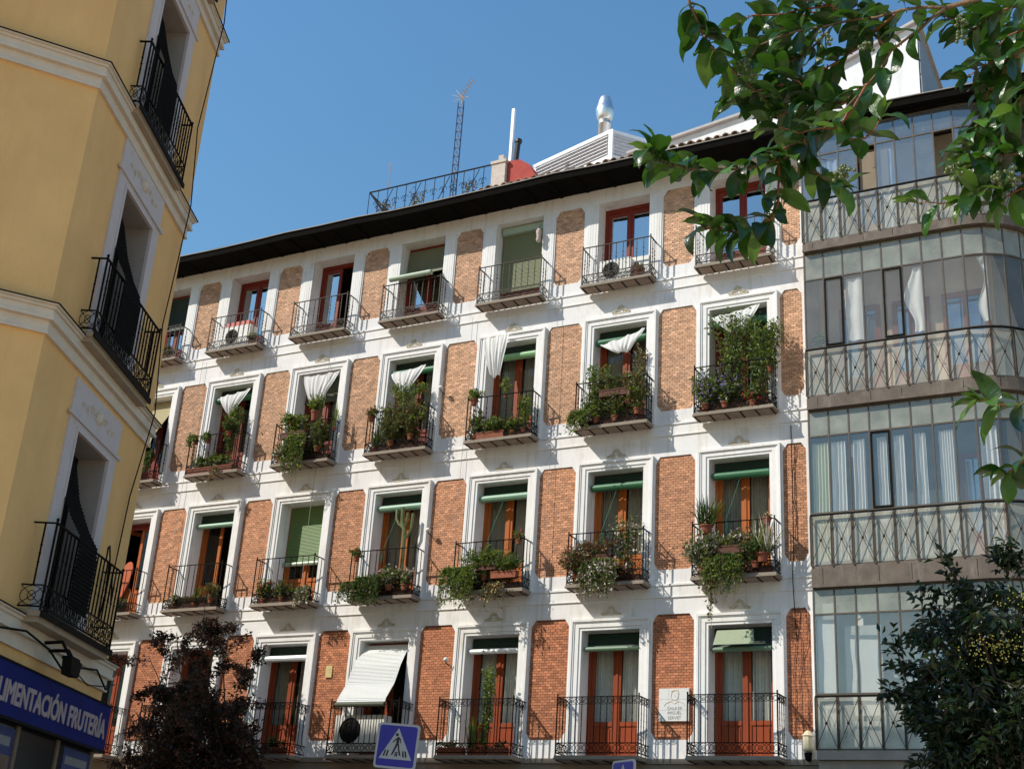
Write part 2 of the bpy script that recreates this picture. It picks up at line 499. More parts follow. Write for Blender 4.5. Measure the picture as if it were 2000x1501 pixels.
# mouldings: floor lines, window surrounds, pilasters
for f in (2, 3, 4):
    z = ZC[f]
    m = MB()
    m.box(XL, XR, -.036, -.0005, z-.040, z-.004)
    m.box(XL, XR, -.014, -.0005, z-.265, z-.041)
    m.box(XL, XR, -.026, -.0005, z-.285, z-.266)
    m.build("floor_moulding", SHAPE, B)
m = MB()
m.box(XL, XR, -.10, -.0005, ZC[1]-.10, ZC[1]-.002); m.box(XL, XR, -.05, -.0005, ZC[1]-.3, ZC[1]-.11)
m.build("floor_moulding", LEDGE, B)
def ornament(cx, z):
    o = MB()
    for s in (-1, 1):
        pts = [(cx+s*.03, -.012, z+.17), (cx+s*.07, -.02, z+.13), (cx+s*.11, -.022, z+.075), (cx+s*.16, -.02, z+.05), (cx+s*.20, -.015, z+.035)]
        o.tube(pts, .016, 5, 0, .010)
        for q, (dx, dz, R) in enumerate(((.20, .03, .022), (.115, .035, .024), (.055, .06, .022))):
            o.tube([(cx+s*dx+R*math.cos(t), -.016, z+dz+R*math.sin(t)) for t in [i*PI/4 for i in range(9)]], .008, 4)
    o.lathe((cx, -.012, z+.10), [(.004, 0), (.03, .02), (.035, .05), (.022, .085), (.004, .10)], 7)
    o.box(cx-.21, cx+.21, -.018, -.001, z, z+.016)
    return o
for j, c in enumerate(CX):
    for f in (1, 2, 3):
        z0, zt, zo = ZC[f]+.005, ZC[f]+FT[f], ZC[f]+OT[f]
        m = MB()
        for s in (-1, 1):
            def bx(x0, x1, y, zz1):
                a_, b_ = sorted((c+s*x0, c+s*x1)); m.box(a_, b_, y, -.0005, z0, zz1)
            bx(OW, .705, -.03, zo); bx(.706, .80, -.05, zo+.06); bx(.801, .835, -.065, zo+.155); bx(.836, .88, -.082, zt-.052)
        m.box(c-.705, c+.705, -.03, -.0005, zo+.001, zo+.06); m.box(c-.80, c+.80, -.05, -.0005, zo+.061, zo+.155)
        m.box(c-.835, c+.835, -.065, -.0005, zo+.156, zt-.051); m.box(c-.88, c+.88, -.082, -.0005, zt-.050, zt)
        m.build("window_surround", SHAPE, B)
        ornament(c, zt+.07).build("ornament", OCHRE, B)
    z0, zt = ZC[4]+.005, ZC[4]+OT[4]
    for s in (-1, 1):
        m = MB()
        for x0, x1, y in ((OW, .70, -.018), (.708, .768, -.022), (.776, .836, -.022), (.844, .900, -.022), (.906, .946, -.018)):
            a_, b_ = sorted((c+s*x0, c+s*x1)); m.box(a_, b_, y, -.0005, z0, zt-.10)
        a_, b_ = sorted((c+s*OW, c+s*.95)); m.box(a_, b_, -.026, -.0005, zt-.099, zt-.03)
        m.box(a_+.001, b_-.001, -.015, -.0005, z0, zt-.1)
        m.build("pilaster", SHAPE, B)
    

# ------------------------------------------------------------------ eave, roof
ED = .76
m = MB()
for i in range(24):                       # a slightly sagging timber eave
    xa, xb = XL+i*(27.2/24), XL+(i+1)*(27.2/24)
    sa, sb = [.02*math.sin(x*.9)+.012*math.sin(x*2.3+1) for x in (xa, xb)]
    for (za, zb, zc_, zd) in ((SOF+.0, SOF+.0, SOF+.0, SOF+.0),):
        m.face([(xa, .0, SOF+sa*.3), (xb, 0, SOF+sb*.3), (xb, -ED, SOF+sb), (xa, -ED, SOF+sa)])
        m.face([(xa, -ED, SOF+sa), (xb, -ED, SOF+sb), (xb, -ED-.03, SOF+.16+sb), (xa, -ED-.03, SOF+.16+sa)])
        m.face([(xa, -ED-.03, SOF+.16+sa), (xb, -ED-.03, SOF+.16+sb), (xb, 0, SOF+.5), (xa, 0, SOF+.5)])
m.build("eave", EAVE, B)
m = MB()
for i in range(24):
    xa, xb = XL+i*(27.2/24), XL+(i+1)*(27.2/24)
    sa, sb = [.02*math.sin(x*.9)+.012*math.sin(x*2.3+1) for x in (xa, xb)]
    m.bar((xa, -ED-.045, SOF+.165+sa), (xb, -ED-.045, SOF+.165+sb), .02, .022)
m.build("gutter_strip", mat("dull_zinc", (.26, .24, .21), .7, .15, 6), B)
m = MB()
m.box(-.04, .04, -ED+.08, -.01, -.035, 0)
rm = m.mesh("rafter", EAVE)
for i in range(38):
    link("rafter", rm, B, (XL+.3+i*.7, 0, SOF+.012))
rf = MB()
rf.face([(XL, -ED-.03, SOF+.18), (6.2, -ED-.03, SOF+.18), (6.2, 5.5, SOF+2.6), (XL, 5.5, SOF+2.6)])
rf.face([(XL, 5.5, SOF+2.6), (6.2, 5.5, SOF+2.6), (6.2, 9, SOF+.5), (XL, 9, SOF+.5)])
roof = rf.build("roof", ROOFTILE, B)
t = MB()                                  # a barrel tile, laid up the slope
rows = []
for yy, zz, R in ((0, 0, .088), (.42, .17, .075)):
    rows.append([(R*math.cos(a), yy, zz+R*.95*math.sin(a)) for a in [PI*i/6 for i in range(7)]])
t.grid(rows)
rows2 = [[(p[0]*.82, p[1]+.004, p[2]*.82 if k == 0 else p[2]-.015) for p in rr] for k, rr in enumerate(rows)]
t.grid([list(reversed(q)) for q in rows2])
t.grid([rows[0], rows2[0]])
tm = t.mesh("roof_tile", ROOFTILE, True)
x = -7.15; i = 0
while x < .4:
    o = link("roof_tile", tm, roof, (x, -ED-.02+random.uniform(-.03, .03), SOF+.185+random.uniform(-.01, .012)), (rad(random.uniform(-3, 3)), 0, rad(random.uniform(-5, 5))))
    x += .208; i += 1

# ------------------------------------------------------------------ balconies
DEP = {4: .40, 3: .43, 2: .45, 1: .56}
BW = {4: .86, 3: .86, 2: .87, 1: .90}
RH = {4: .95, 3: 1.03, 2: 1.08, 1: 1.13}
def baluster_mesh(h, w, knots=True, m=IRON):
    b = MB(); b.bar((0, 0, 0), (0, 0, h), w)
    if knots:
        for z in (h*.36, h*.50, h*.64):
            b.lathe((0, 0, z-.012), [(.004, 0), (w*.95, .006), (w*1.1, .012), (w*.95, .018), (.004, .024)], 5)
    return b.mesh("baluster", m)
def railing(parent, cx, hw, d, z, h, n, iron, w=.014, single=True, bm_=None, low=.24, top_loops=False, m2=None):
    """rails, scroll band and balusters round three sides of a slab"""
    fr = MB()
    y = -d+.02
    C_ = [(cx-hw+.02, 0), (cx-hw+.02, y), (cx+hw-.02, y), (cx+hw-.02, 0)]
    for zz, ww in ((z+h, .030), (z+low, .016), (z+.05, .018)):
        for a, b in zip(C_[:-1], C_[1:]):
            fr.bar((a[0], a[1], zz), (b[0], b[1], zz), ww if zz == z+h else ww, .016 if zz == z+h else ww)
    for a in C_[1:3]:
        fr.bar((a[0], a[1], z), (a[0], a[1], z+h+.03), .022)
        fr.lathe((a[0], a[1], z+h+.02), [(.004, 0), (.018, .012), (.02, .026), (.010, .04), (.003, .044)], 6)
    fr.build("rail", iron, parent)
    sc = MB()
    def scroll(p, q, za, zb):
        p, q = Vector((p[0], p[1], 0)), Vector((q[0], q[1], 0)); L_ = (q-p).length
        k = max(1, round(L_/.21)); e = (q-p)/k
        for i in range(k):
            a = p+e*i; hh = zb-za
            pt = lambda u, v: tuple(a+e*u+Vector((0, 0, za+hh*v)))
            sc.tube([pt(.5+.5*math.cos(t), .5+.5*math.sin(t)*abs(math.sin(t))**.2) for t in [i2*PI/6 for i2 in range(13)]], .0055, 4)
            sc.bar(pt(0, 0), pt(1, 1), .008); sc.bar(pt(0, 1), pt(1, 0), .008)
            sc.tube([pt(.5+.18*math.cos(t), .5+.26*math.sin(t)) for t in [i2*PI/4 for i2 in range(9)]], .006, 4)
    for a, b in zip(C_[:-1], C_[1:]):
        scroll(a, b, z+.06, z+low-.008)
        if top_loops:
            scroll(a, b, z+h-.15, z+h-.02)
    stuff(sc.build("scroll_band", iron, parent))
    hh = h-low-.008
    if single:
        me = bm_
    jb = MB()
    def put(x, yy):
        if single:
            link("baluster", me, parent, (x, yy, z+low+.008))
        else:
            jb.bar((x, yy, z+low+.008), (x, yy, z+h-.008), w)
            for q in (.36, .5, .64):
                jb.bar((x, yy, z+low+hh*q-.012), (x, yy, z+low+hh*q+.012), w*1.9)
    for i in range(1, n):
        put(cx-hw+.02+(2*hw-.04)*i/n, y)
    ns = max(2, round(d/.15))
    for s in (-1, 1):
        for i in range(1, ns):
            put(cx+s*(hw-.02), y*(1-i/ns))
    if not single:
        stuff(jb.build("balusters", iron, parent))
for f in (1, 2, 3, 4):
    d, hw, z, h = DEP[f], BW[f], ZC[f], RH[f]
    bmsh = baluster_mesh(h-.24-.016, .013) if f < 3 else None
    for j, c in enumerate(CX):
        s = MB()
        s.box(c-hw, c+hw, -d, -.083, z-.045, z-.001)
        s.box(c-hw-.012, c+hw+.012, -d-.015, -.0831, z-.075, z-.046)
        s.box(c-hw+.02, c+hw-.02, -d+.03, -.0832, z-.090, z-.076, 1)
        slab = s.build("balcony", [LEDGE, mat("slab_underside", (.30, .22, .17), .9, .2, 8)], B)
        if j == 0:
            u = MB(); u.box(-.012, .012, -d+.005, -.084, -.105, -.0905); jm = u.mesh("slab_joist", IRON)
        for i in range(6):
            link("slab_joist", jm, slab, (c-hw+.05+(2*hw-.1)*i/5, 0, z))
        railing(slab, c, hw, d, z, h, 10 if f > 1 else 13, IRONB if f == 4 else IRON, single=f < 3, bm_=bmsh, top_loops=(f == 1))
        if f == 4 or (f, j) in ((3, 0),):
            pass

# ------------------------------------------------------------------ balcony doors
def door(f, j, wood, gl, open_right=False, open_left=False, pane0=.78, dark=False):
    c, z = CX[j], ZC[f]
    zt = z+OT[f]
    Y = .37
    fr = MB()
    fr.box(c-OW+.001, c-OW+.07, Y, Y+.10, z+.001, zt-.001); fr.box(c+OW-.07, c+OW-.001, Y, Y+.10, z+.001, zt-.001)
    fr.box(c-OW+.0701, c+OW-.0701, Y, Y+.10, zt-.10, zt-.001)
    dd = fr.build("balcony_door", wood, B)
    def leaf(x0, x1, ang=0.0, hinge=None):
        lf = MB()
        z0, z1 = z+.012, zt-.104
        y0, y1 = .02, .065
        w = x1-x0
        lf.box(0, .085, y0, y1, z0, z1); lf.box(w-.085, w, y0, y1, z0, z1)
        lf.box(.0851, w-.0851, y0, y1, z1-.10, z1); lf.box(.0851, w-.0851, y0, y1, z0, z0+.12); lf.box(.0851, w-.0851, y0, y1, z+pane0-.09, z+pane0)
        lf.box(.0851, w-.0851, y0+.018, y1-.012, z0+.1205, z+pane0-.0905)
        lf.box(.14, w-.14, y0+.006, y0+.0175, z0+.17, z+pane0-.14)
        pm = MB(); pm.box(.086, w-.086, y0+.02, y0+.026, z+pane0+.0005, z1-.1005)
        if hinge == 'R':
            rot = (0, 0, -ang); lo = (x1-w*math.cos(ang), Y+w*math.sin(ang), 0)
        else:
            rot = (0, 0, ang); lo = (x0, Y, 0)
        lf.build("door_leaf", wood, dd, lo, rot)
        pm.clear_back().build("pane", [gl, CLEAR], dd, lo, rot)
    mid = c
    leaf(c-OW+.071, mid-.001, 1.25 if open_left else 0, 'L')
    leaf(mid+.001, c+OW-.071, 1.25 if open_right else 0, 'R')
    if not (open_left or open_right):
        k = MB(); k.box(mid-.025, mid+.025, Y+.001, Y+.0195, z+.02, zt-.105)
        k.build("meeting_bead", wood, dd)
    return dd
for j in range(7):
    door(4, j, REDWOOD, G4, open_right=(j == 2), pane0=.62)
    door(3, j, REDWOOD if j not in (4, 5) else REDLOW, G2)
    door(2, j, ORANGEWOOD, G2, open_right=(j == 1), open_left=(j == 0))
    door(1, j, REDLOW, G2)

# ------------------------------------------------------------------ curtains inside
def curtain(f, j, m, wd=.52, y=.60, sides=(-1, 1), z0=.1, desc="grey"):
    c, z, zt = CX[j], ZC[f], ZC[f]+OT[f]-.12
    k = MB()
    for s in sides:
        n = 40; rows = []
        ph = random.uniform(0, 6)
        for zz in (z+z0, z+z0+.5, (z+zt)/2, zt):
            row = []
            for i in range(n+1):
                x = c+s*.31-wd/2+wd*i/n
                row.append((x, y+.028*math.sin(i*1.35+ph)+.012*math.sin(i*.5+zz), zz))
            rows.append(row)
        k.grid(rows)
    base = Vector((c, y, z+z0))
    k.v = [tuple(Vector(v)-base) for v in k.v]
    tag(k.build("curtain", m, None, base, smooth=True), "%s pleated curtains behind the %s balcony door, %s" % (desc, COLN[j], FLOORN[f]), "curtain", "curtains behind the balcony doors")
for j in range(2, 7):
    curtain(3, j, CURTAIN)
for j in (3, 4, 5, 6):
    curtain(2, j, CURTAIN)
for j in (2, 4, 5, 6):
    curtain(1, j, SHEER if j != 2 else CURTAIN, desc="pale" if j != 2 else "grey")
curtain(4, 5, SHEER, y=.66, desc="pale")
# ------------------------------------------------------------------ roller blinds
def sheet(profile, hw, step=.035, amp=.005, x0=None, x1=None):
    """slatted mat following a profile of (y, z) points"""
    pts = []
    for (a, b) in zip(profile[:-1], profile[1:]):
        a, b = Vector((0, *a)), Vector((0, *b)); n = max(1, int((b-a).length/step))
        pts += [a+(b-a)*i/n for i in range(n)]
    pts.append(Vector((0, *profile[-1])))
    x0 = -hw if x0 is None else x0; x1 = hw if x1 is None else x1
    rows = []
    for i, p in enumerate(pts):
        d = pts[min(i+1, len(pts)-1)]-pts[max(0, i-1)]
        nn = Vector((0, -d.z, d.y)).normalized()
        for q in (0, 1):
            pp = p+nn*(amp if q else -amp)+d.normalized()*(.012 if q else 0)
            rows.append([(x0+(x1-x0)*k/6, pp.y, pp.z) for k in range(7)])
    m = MB(); m.grid(rows)
    return m
def roll(hw, y, z, r=.06, x0=None, x1=None):
    x0 = -hw if x0 is None else x0; x1 = hw if x1 is None else x1
    m = MB(); n = 18; i0 = 0
    rows = []
    for x in (x0, x1):
        rows.append([(x, y+(r*(1+.05*(a % 2)))*math.cos(2*PI*a/n), z+(r*(1+.05*(a % 2)))*math.sin(2*PI*a/n)) for a in range(n)])
    for x, ring in zip((x0, x1), rows):
        m.v += ring
    for a in range(n):
        b = (a+1) % n
        m.f.append((a, b, n+b, n+a)); m.m.append(0)
    m.f.append(tuple(reversed(range(n)))); m.m.append(0)
    m.f.append(tuple(range(n, 2*n))); m.m.append(0)
    m.tube([(x0-.03, y, z), (x1+.03, y, z)], .014, 6)
    return m
def blind(f, j, label, profile, m, rl=None, rm=None, hw=.60, cord=None, box=None, x0=None, x1=None):
    """profile in (y, height above the floor line)"""
    c, z = CX[j], ZC[f]
    t = thing("roller_blind", label, "blind", (c, 0, z), 0, "roller blinds of the apartment building")
    sheet(profile, hw, x0=x0, x1=x1).build("slat_mat", m, t)
    if rl:
        roll(hw, rl[0], rl[1], rl[2], x0, x1).build("roll", rm or m, t, smooth=False)
    if box:
        b = MB(); b.box(-hw, hw, .20, .33, box[0], box[1]); b.build("head_box", box[2], t)
    if cord:
        k = MB(); k.tube([(cord[0], rl[0], rl[1]), (cord[1], -.02, cord[2]), (cord[1]-.01, -.03, cord[2]-.25)], .0035, 4)
        for a in range(5):
            k.tube([(cord[1]+.05*math.sin(i+a), -.04+.03*math.cos(2*i+a), cord[2]-.1-.05*a+.05*math.cos(i*1.3)) for i in range(7)], .0035, 4)
        k.build("cord", mat("green_cord", (.04, .24, .15), .7), t)
    return t
def L_(txt, f, j):
    return "%s, %s door, %s" % (txt, COLN[j], FLOORN[f])
# third floor down: green rolled blinds
for j in (1, 3, 4, 5, 6):
    zt = OT[2]-.02
    blind(2, j, L_("green rolled blind under the lintel" if j != 1 else "pale green rolled blind above a dark open door", 2, j),
          [(.22, zt), (.20, 2.29)], GREEND, (.12, 2.24, .075 if j != 1 else .06), GREEN if j > 4 else mat("mint_blind", (.20, .36, .25), .5, .12, 30), cord=((.0, -.28, 1.25) if j != 1 else None))
blind(2, 2, L_("grass green blind let down over a roll", 2, 2), [(.35, OT[2]-.02), (.34, 1.18)], MATGREEN, (.30, 1.12, .05), PALEGREEN)
blind(2, 0, L_("narrow brown blind pulled up tight", 2, 0), [(.34, OT[2]-.02), (.33, 2.45)], REDWOOD, (.32, 2.42, .03), REDWOOD)
# second floor down
for j in (1, 3, 4, 5, 6):
    blind(3, j, L_("green blind roll partly behind a white cloth", 3, j), [(.22, OT[3]-.02), (.20, 2.26)], GREEND, (.115, 2.20, .08), GREEN if j != 4 else mat("light_green_blind", (.22, .42, .20), .5, .12, 30))
blind(3, 0, L_("straw yellow blind thrown out over the railing", 3, 0), [(.30, 2.5), (.12, 2.15), (-.25, 1.55), (-.47, 1.14), (-.50, .95)], STRAW, (-.50, .93, .04), PALEGREEN)
blind(3, 2, L_("olive blind hanging straight behind the cloth", 3, 2), [(.34, OT[3]-.02), (.34, 1.9)], OLIVE, (.33, 1.86, .04), OLIVE)
# top floor
blind(4, 0, L_("dark green blind let down halfway", 4, 0), [(.33, OT[4]-.10), (.32, 1.25)], GREEND, (.30, 1.2, .04), GREEND)
blind(4, 3, L_("olive blind bulging out to a pale roll on the railing", 4, 3), [(.30, OT[4]-.12), (.26, 1.6), (.02, 1.36), (-.40, 1.10)], mat("sage_blind", (.17, .17, .10), .7, .15, 30), (-.46, 1.06, .065), PALEGREEN)
blind(4, 4, L_("sage green blind with a pale head box", 4, 4), [(.31, OT[4]-.22), (.30, .55)], mat("grey_green_blind", (.20, .22, .12), .6, .12, 40), None, box=(OT[4]-.21, OT[4]-.03, PALEGREEN))
# lowest floor
blind(1, 2, L_("white rolled blind under a dark lintel", 1, 2), [(.22, OT[1]-.02), (.20, 2.30)], GREEND, (.09, 2.25, .07), SILVER)
blind(1, 3, L_("silver blind flung over the railing above an air unit", 1, 3), [(.25, 2.5), (.02, 2.28), (-.16, 1.98), (-.34, 1.55), (-.62, 1.18), (-.66, 1.06)], SILVER, (-.66, 1.04, .05), OLIVE, x0=-.68, x1=.58)
blind(1, 4, L_("thin roll of dark blind with a white edge", 1, 4), [(.22, OT[1]-.02), (.20, 2.28)], GREEND, (.09, 2.24, .055), SILVER)
blind(1, 5, L_("green blind with a flared rolled edge", 1, 5), [(.22, OT[1]-.02), (.20, 2.30), (.10, 2.24)], GREEND, (.08, 2.20, .05), mat("moss_blind", (.12, .20, .12), .5, .12, 30))
blind(1, 6, L_("green blind with an upturned flap over its roll", 1, 6), [(.22, OT[1]-.02), (.20, 2.22), (.10, 2.16)], GREEND, (.08, 2.10, .05), mat("moss_blind", (.12, .20, .12), .5))
fl = MB(); fl.grid([[(-.42+.05*v+(.84-.1*v)*k/8, -.02-.10*(1-v), .30*v) for k in range(9)] for v in (0, .33, .66, 1)])
tag(fl.build("blind_flap", mat("pale_moss_blind", (.26, .32, .20), .6, .15, 40), None, (CX[6]-.1, 0, ZC[1]+2.16)), "faded loose flap of blind mat, rightmost door, lowest floor", "blind")

# ------------------------------------------------------------------ white cloths tied under the lintels
def cloth(j, xl, xr, ztop_l, ztop_r, xb, zb, wb, y=-.0, sag=0.0, label="", seed=0):
    rnd = random.Random(seed)
    n, mrows = 44, 15
    m = MB(); rows = []
    ph = rnd.uniform(0, 6)
    for r in range(mrows+1):
        v = r/mrows
        row = []
        for i in range(n+1):
            u = i/n
            xt = xl+(xr-xl)*u; zt = ztop_l+(ztop_r-ztop_l)*u-.035*abs(math.sin(u*PI*3+ph))-.03*math.sin(PI*u)
            e = v**1.25*(.92+.08*math.sin(u*PI))
            x = xt*(1-e)+(xb+(u-.5)*wb)*e
            z = zt*(1-v)+(zb+.03*math.sin(u*9+ph)+.10*abs(u-.5))*v - sag*math.sin(PI*u)*math.sin(PI*v)
            yy = y-.07*math.sin(PI*v*.8)+(.007+.013*v)*math.sin(u*2*PI*6.5+ph+.9*math.sin(u*5+ph))+.006*math.sin(u*61+v*3+ph)+.008*math.sin(u*17-v*7)
            row.append((x, yy, z))
        rows.append(row)
    m.grid(rows)
    b = Vector((CX[j], 0, ZC[3]))
    tag(m.build("sun_cloth", CLOTH, None, b, smooth=True), label, "cloth", "white cloths hung in the balcony doors")
cloth(1, -.45, .56, 2.30, 2.42, -.02, 1.70, .16, label="white cloth gathered to a point above green plants, second door from left", seed=1)
cloth(2, -.50, .60, 2.50, 2.52, .0, 1.62, .26, label="long white gathered cloth filling the top of the third door from left", seed=2)
cloth(3, -.55, .45, 2.18, 2.30, -.08, 1.55, .12, y=-.06, label="white triangular cloth pointing down in the middle door", seed=3)
cloth(4, -.72, -.02, 2.70, 2.74, -.30, 1.60, .24, y=-.14, label="longest white cloth hung outside the surround, third door from right", seed=4)
cloth(5, -.46, .62, 2.10, 2.36, .12, 1.78, .30, y=-.06, sag=.05, label="short wide white cloth slung at an angle, second door from right", seed=5)
cloth(6, -.58, .50, 2.36, 2.52, .02, 1.86, .26, y=-.06, sag=.05, label="white cloth above the tall climbing shrub, rightmost door", seed=6)

# ------------------------------------------------------------------ plants
LEAFG = [mat("leaf_deep", (.030, .062, .014), .5, .3, 9, trans=.22, tcol=(.10, .20, .02)),
         mat("leaf_mid", (.075, .125, .020), .5, .3, 9, trans=.25, tcol=(.18, .30, .03)),
         mat("leaf_bright", (.19, .235, .030), .5, .3, 9, trans=.30, tcol=(.32, .42, .05)),
         mat("leaf_olive", (.13, .12, .05), .6, .3, 9, trans=.2, tcol=(.25, .22, .06)),
         mat("leaf_russet", (.14, .05, .025), .6, .3, 9, trans=.2, tcol=(.3, .1, .03)),
         mat("flower_pale", (.70, .62, .55), .7, .1, 9, trans=.2),
         mat("flower_violet", (.42, .36, .66), .7, .1, 9, trans=.2),
         mat("leaf_straw", (.38, .27, .10), .8, .2, 9),
         mat("flower_red", (.50, .04, .03), .7, .1, 9)]
MIX = {"green": (.24, .38, .32, .06, 0, 0, 0, 0, 0), "bright": (.12, .36, .50, .02, 0, 0, 0, 0, 0), "autumn": (.14, .24, .16, .22, .20, 0, 0, .04, 0),
       "olive": (.22, .28, .10, .34, .06, 0, 0, 0, 0), "brown": (.12, .06, 0, .34, .40, 0, 0, .08, 0), "pale": (.18, .22, .12, .18, .04, .26, 0, 0, 0),
       "violet": (.22, .34, .20, .04, 0, 0, .20, 0, 0), "red": (.2, .3, .2, .1, .05, 0, 0, 0, .15), "dry": (.05, .08, .05, .3, .2, 0, 0, .32, 0), "dark": (.6, .25, .02, .10, .03, 0, 0, 0, 0)}
def pot_mesh(r, h):
    p = MB()
    p.lathe((0, 0, 0), [(r*.68, 0), (r*.92, h*.82), (r*1.06, h*.82), (r*1.08, h), (r*.95, h), (r*.90, h*.9)], 12)
    return p
def plant(name, label, loc, kind, W, H, mix, n=220, pot=(.085, .13), leaf=.055, box=None, seed=0, depth=None, potmat=None, cat="plant", grp="plants on the balconies"):
    rnd = random.Random(seed*7919+13)
    t = thing(name, label, cat, loc, 0, grp)
    D = depth or W*.7
    z0 = 0
    if box:
        b = MB(); b.box(-box/2, box/2, -.08, .08, 0, .15); b.box(-box/2-.01, box/2+.01, -.09, .09, .13, .155); b.build("planter", potmat or TERRA, t)
        z0 = .14
    elif pot:
        pot_mesh(*pot).build("pot", potmat or TERRA, t, smooth=False); z0 = pot[1]*.9
    wts = MIX[mix]
    n = int(n*(2.5 if kind in ("bush", "trail", "climb") else 1)); leaf = leaf*1.38; W *= 1.12; H *= 1.12 if kind != "trail" else 1.0
    st, lf = MB(), MB()
    V = lambda: Vector((rnd.gauss(0, 1), rnd.gauss(0, 1), rnd.gauss(0, 1)))
    def leafat(p, d, s):
        lf.leaf(p, d, V()+Vector((0, 0, 1.2)), s, s*rnd.uniform(.4, .65), rnd.choices(range(9), wts)[0])
    if kind == "bush":
        ns = max(5, n//14)
        for i in range(ns):
            a = rnd.uniform(0, 2*PI); q = math.sqrt(rnd.random())
            tip = Vector((math.cos(a)*q*W/2, math.sin(a)*q*D/2, z0+H*rnd.uniform(.35, 1.0)*(1-.35*q)))
            b0 = Vector(((box or .08)*rnd.uniform(-.45, .45) if box else 0, 0, z0-.02))
            mid = b0.lerp(tip, .5)+Vector((0, 0, .05))
            st.tube([b0, mid, tip], .006, 4, 0, .003)
            for k in range(14):
                p = (b0.lerp(mid, (k % 7)/7) if k < 5 else mid.lerp(tip, rnd.random()))+V()*.022
                d = (V()*.8+(tip-b0).normalized()*.5+Vector((0, 0, -.15))).normalized()
                leafat(p, d, leaf*rnd.uniform(.6, 1.3))
    elif kind == "trail":
        ns = max(5, n//16)
        for i in range(ns):
            x = rnd.uniform(-W/2, W/2); drop = H*rnd.uniform(.25, 1.0)
            pts = [Vector((x*.6, 0, z0)), Vector((x*.9, -.10-rnd.random()*.05, z0+.10)), Vector((x, -.17-rnd.random()*.06, z0-drop*.4)), Vector((x+rnd.uniform(-.06, .06), -.17-rnd.random()*.05, z0-drop))]
            st.tube(pts, .005, 4, 0, .003)
            for k in range(16):
                q = rnd.random()*3; a = min(2, int(q)); p = pts[a].lerp(pts[a+1], q-a)+V()*.02
                leafat(p, (V()+Vector((0, -.3, -.5))).normalized(), leaf*rnd.uniform(.6, 1.25))
    elif kind == "spiky":
        for i in range(n):
            a = rnd.uniform(0, 2*PI); e = rnd.uniform(.15, 1.0)
            d = Vector((math.cos(a)*W/2*e, math.sin(a)*D/2*e, H*(1.15-e*.7))).normalized()
            L0 = H*rnd.uniform(.6, 1.05); b0 = Vector((rnd.uniform(-.05, .05)*(W/.3), rnd.uniform(-.03, .03), z0))
            s = d.cross(Vector((0, 0, 1)));  s = s.normalized()*.014 if s.length > .01 else Vector((.014, 0, 0))
            tip = b0+d*L0+Vector((0, 0, -.12*e*L0)); mid = b0+d*L0*.55
            i0 = len(lf.v); lf.v += [tuple(b0-s*.7), tuple(b0+s*.7), tuple(mid+s), tuple(tip), tuple(mid-s)]
            lf.f += [(i0, i0+1, i0+2, i0+4), (i0+4, i0+2, i0+3)]; q = rnd.choices(range(9), wts)[0]; lf.m += [q, q]
        st.tube([(0, 0, z0-.03), (0, 0, z0+.03)], .02, 5)
    elif kind == "climb":
        tips = []
        for i in range(max(7, n//60)):
            a = rnd.uniform(0, 2*PI); q = rnd.random()
            pts = [Vector((rnd.uniform(-.06, .06), 0, z0))]
            for s in range(5):
                pts.append(pts[-1]+Vector((math.cos(a)*W*.11*q+rnd.uniform(-.05, .05), math.sin(a)*D*.10*q+rnd.uniform(-.03, .03), H/5*rnd.uniform(.7, 1.1))))
            st.tube(pts, .008, 5, 0, .003); tips.append(pts)
        for k in range(n):
            pts = rnd.choice(tips); q = (rnd.random()**.7)*4.99; a = int(q); p = pts[a].lerp(pts[a+1], q-a)+V()*.075*(W/.8)
            leafat(p, (V()+Vector((0, 0, -.3))).normalized(), leaf*rnd.uniform(.6, 1.3))
    st.build("stems", mat("plant_stem", (.10, .085, .03), .8), t)
    lf.build("foliage", LEAFG, t)
    return t
_sd = [0]
def bal(f, j, dx, dy, dz, kind, W, H, mix, desc, **k):
    """a plant on the balcony of floor f, column j; dy from the railing inwards"""
    _sd[0] += 1
    loc = (CX[j]+dx, -DEP[f]+dy, ZC[f]+dz)
    return plant("potted_plant", "%s, %s balcony, %s" % (desc, COLN[j], FLOORN[f]), loc, kind, W, H, mix, seed=_sd[0], **k)
# top floor
bal(4, 0, -.2, .12, 0, "bush", .3, .25, "dry", "low dry plant in a clay pot")
bal(4, 0, .45, .12, 0, "bush", .3, .3, "autumn", "small orange leaved plant in a clay pot")
bal(4, 1, .62, .12, 0, "bush", .25, .2, "red", "red flowered plant in a small pot")
bal(4, 5, .5, .16, 0, "bush", .18, .12, "dry", "nearly bare plant in an orange pot", pot=(.13, .22))
# second floor down
bal(3, 0, -.1, .14, 0, "bush", .35, .35, "autumn", "rust coloured plant low behind the bars")
bal(3, 0, .62, .1, .55, "trail", .2, .5, "dark", "dark trailing plant at the corner", pot=(.08, .12))
bal(3, 1, -.1, .10, 0, "bush", 1.35, .42, "bright", "bright green bedding plants in a long planter", n=520, box=1.5, depth=.3)
bal(3, 1, -.62, -.02, .80, "trail", .26, .25, "green", "small trailing plant hooked on the left end", pot=(.07, .12), n=90)
bal(3, 1, -.22, -.02, .80, "trail", .22, .18, "green", "small trailing plant hooked near the centre", pot=(.08, .13), n=80)
bal(3, 1, .42, .02, .92, "bush", .5, .38, "dark", "dense dark green cushion plant on the rail", n=320, pot=(.09, .12))
bal(3, 1, .30, .25, .45, "climb", .5, 1.15, "green", "tall leafy climber reaching the cloth", n=420)
bal(3, 1, .25, .0, -.02, "trail", .14, .42, "dry", "withered strand hanging below the slab", pot=None, n=40)
bal(3, 2, -.35, .0, .95, "bush", .75, .26, "bright", "yellow green grassy plant along the rail", n=240, pot=(.08, .10))
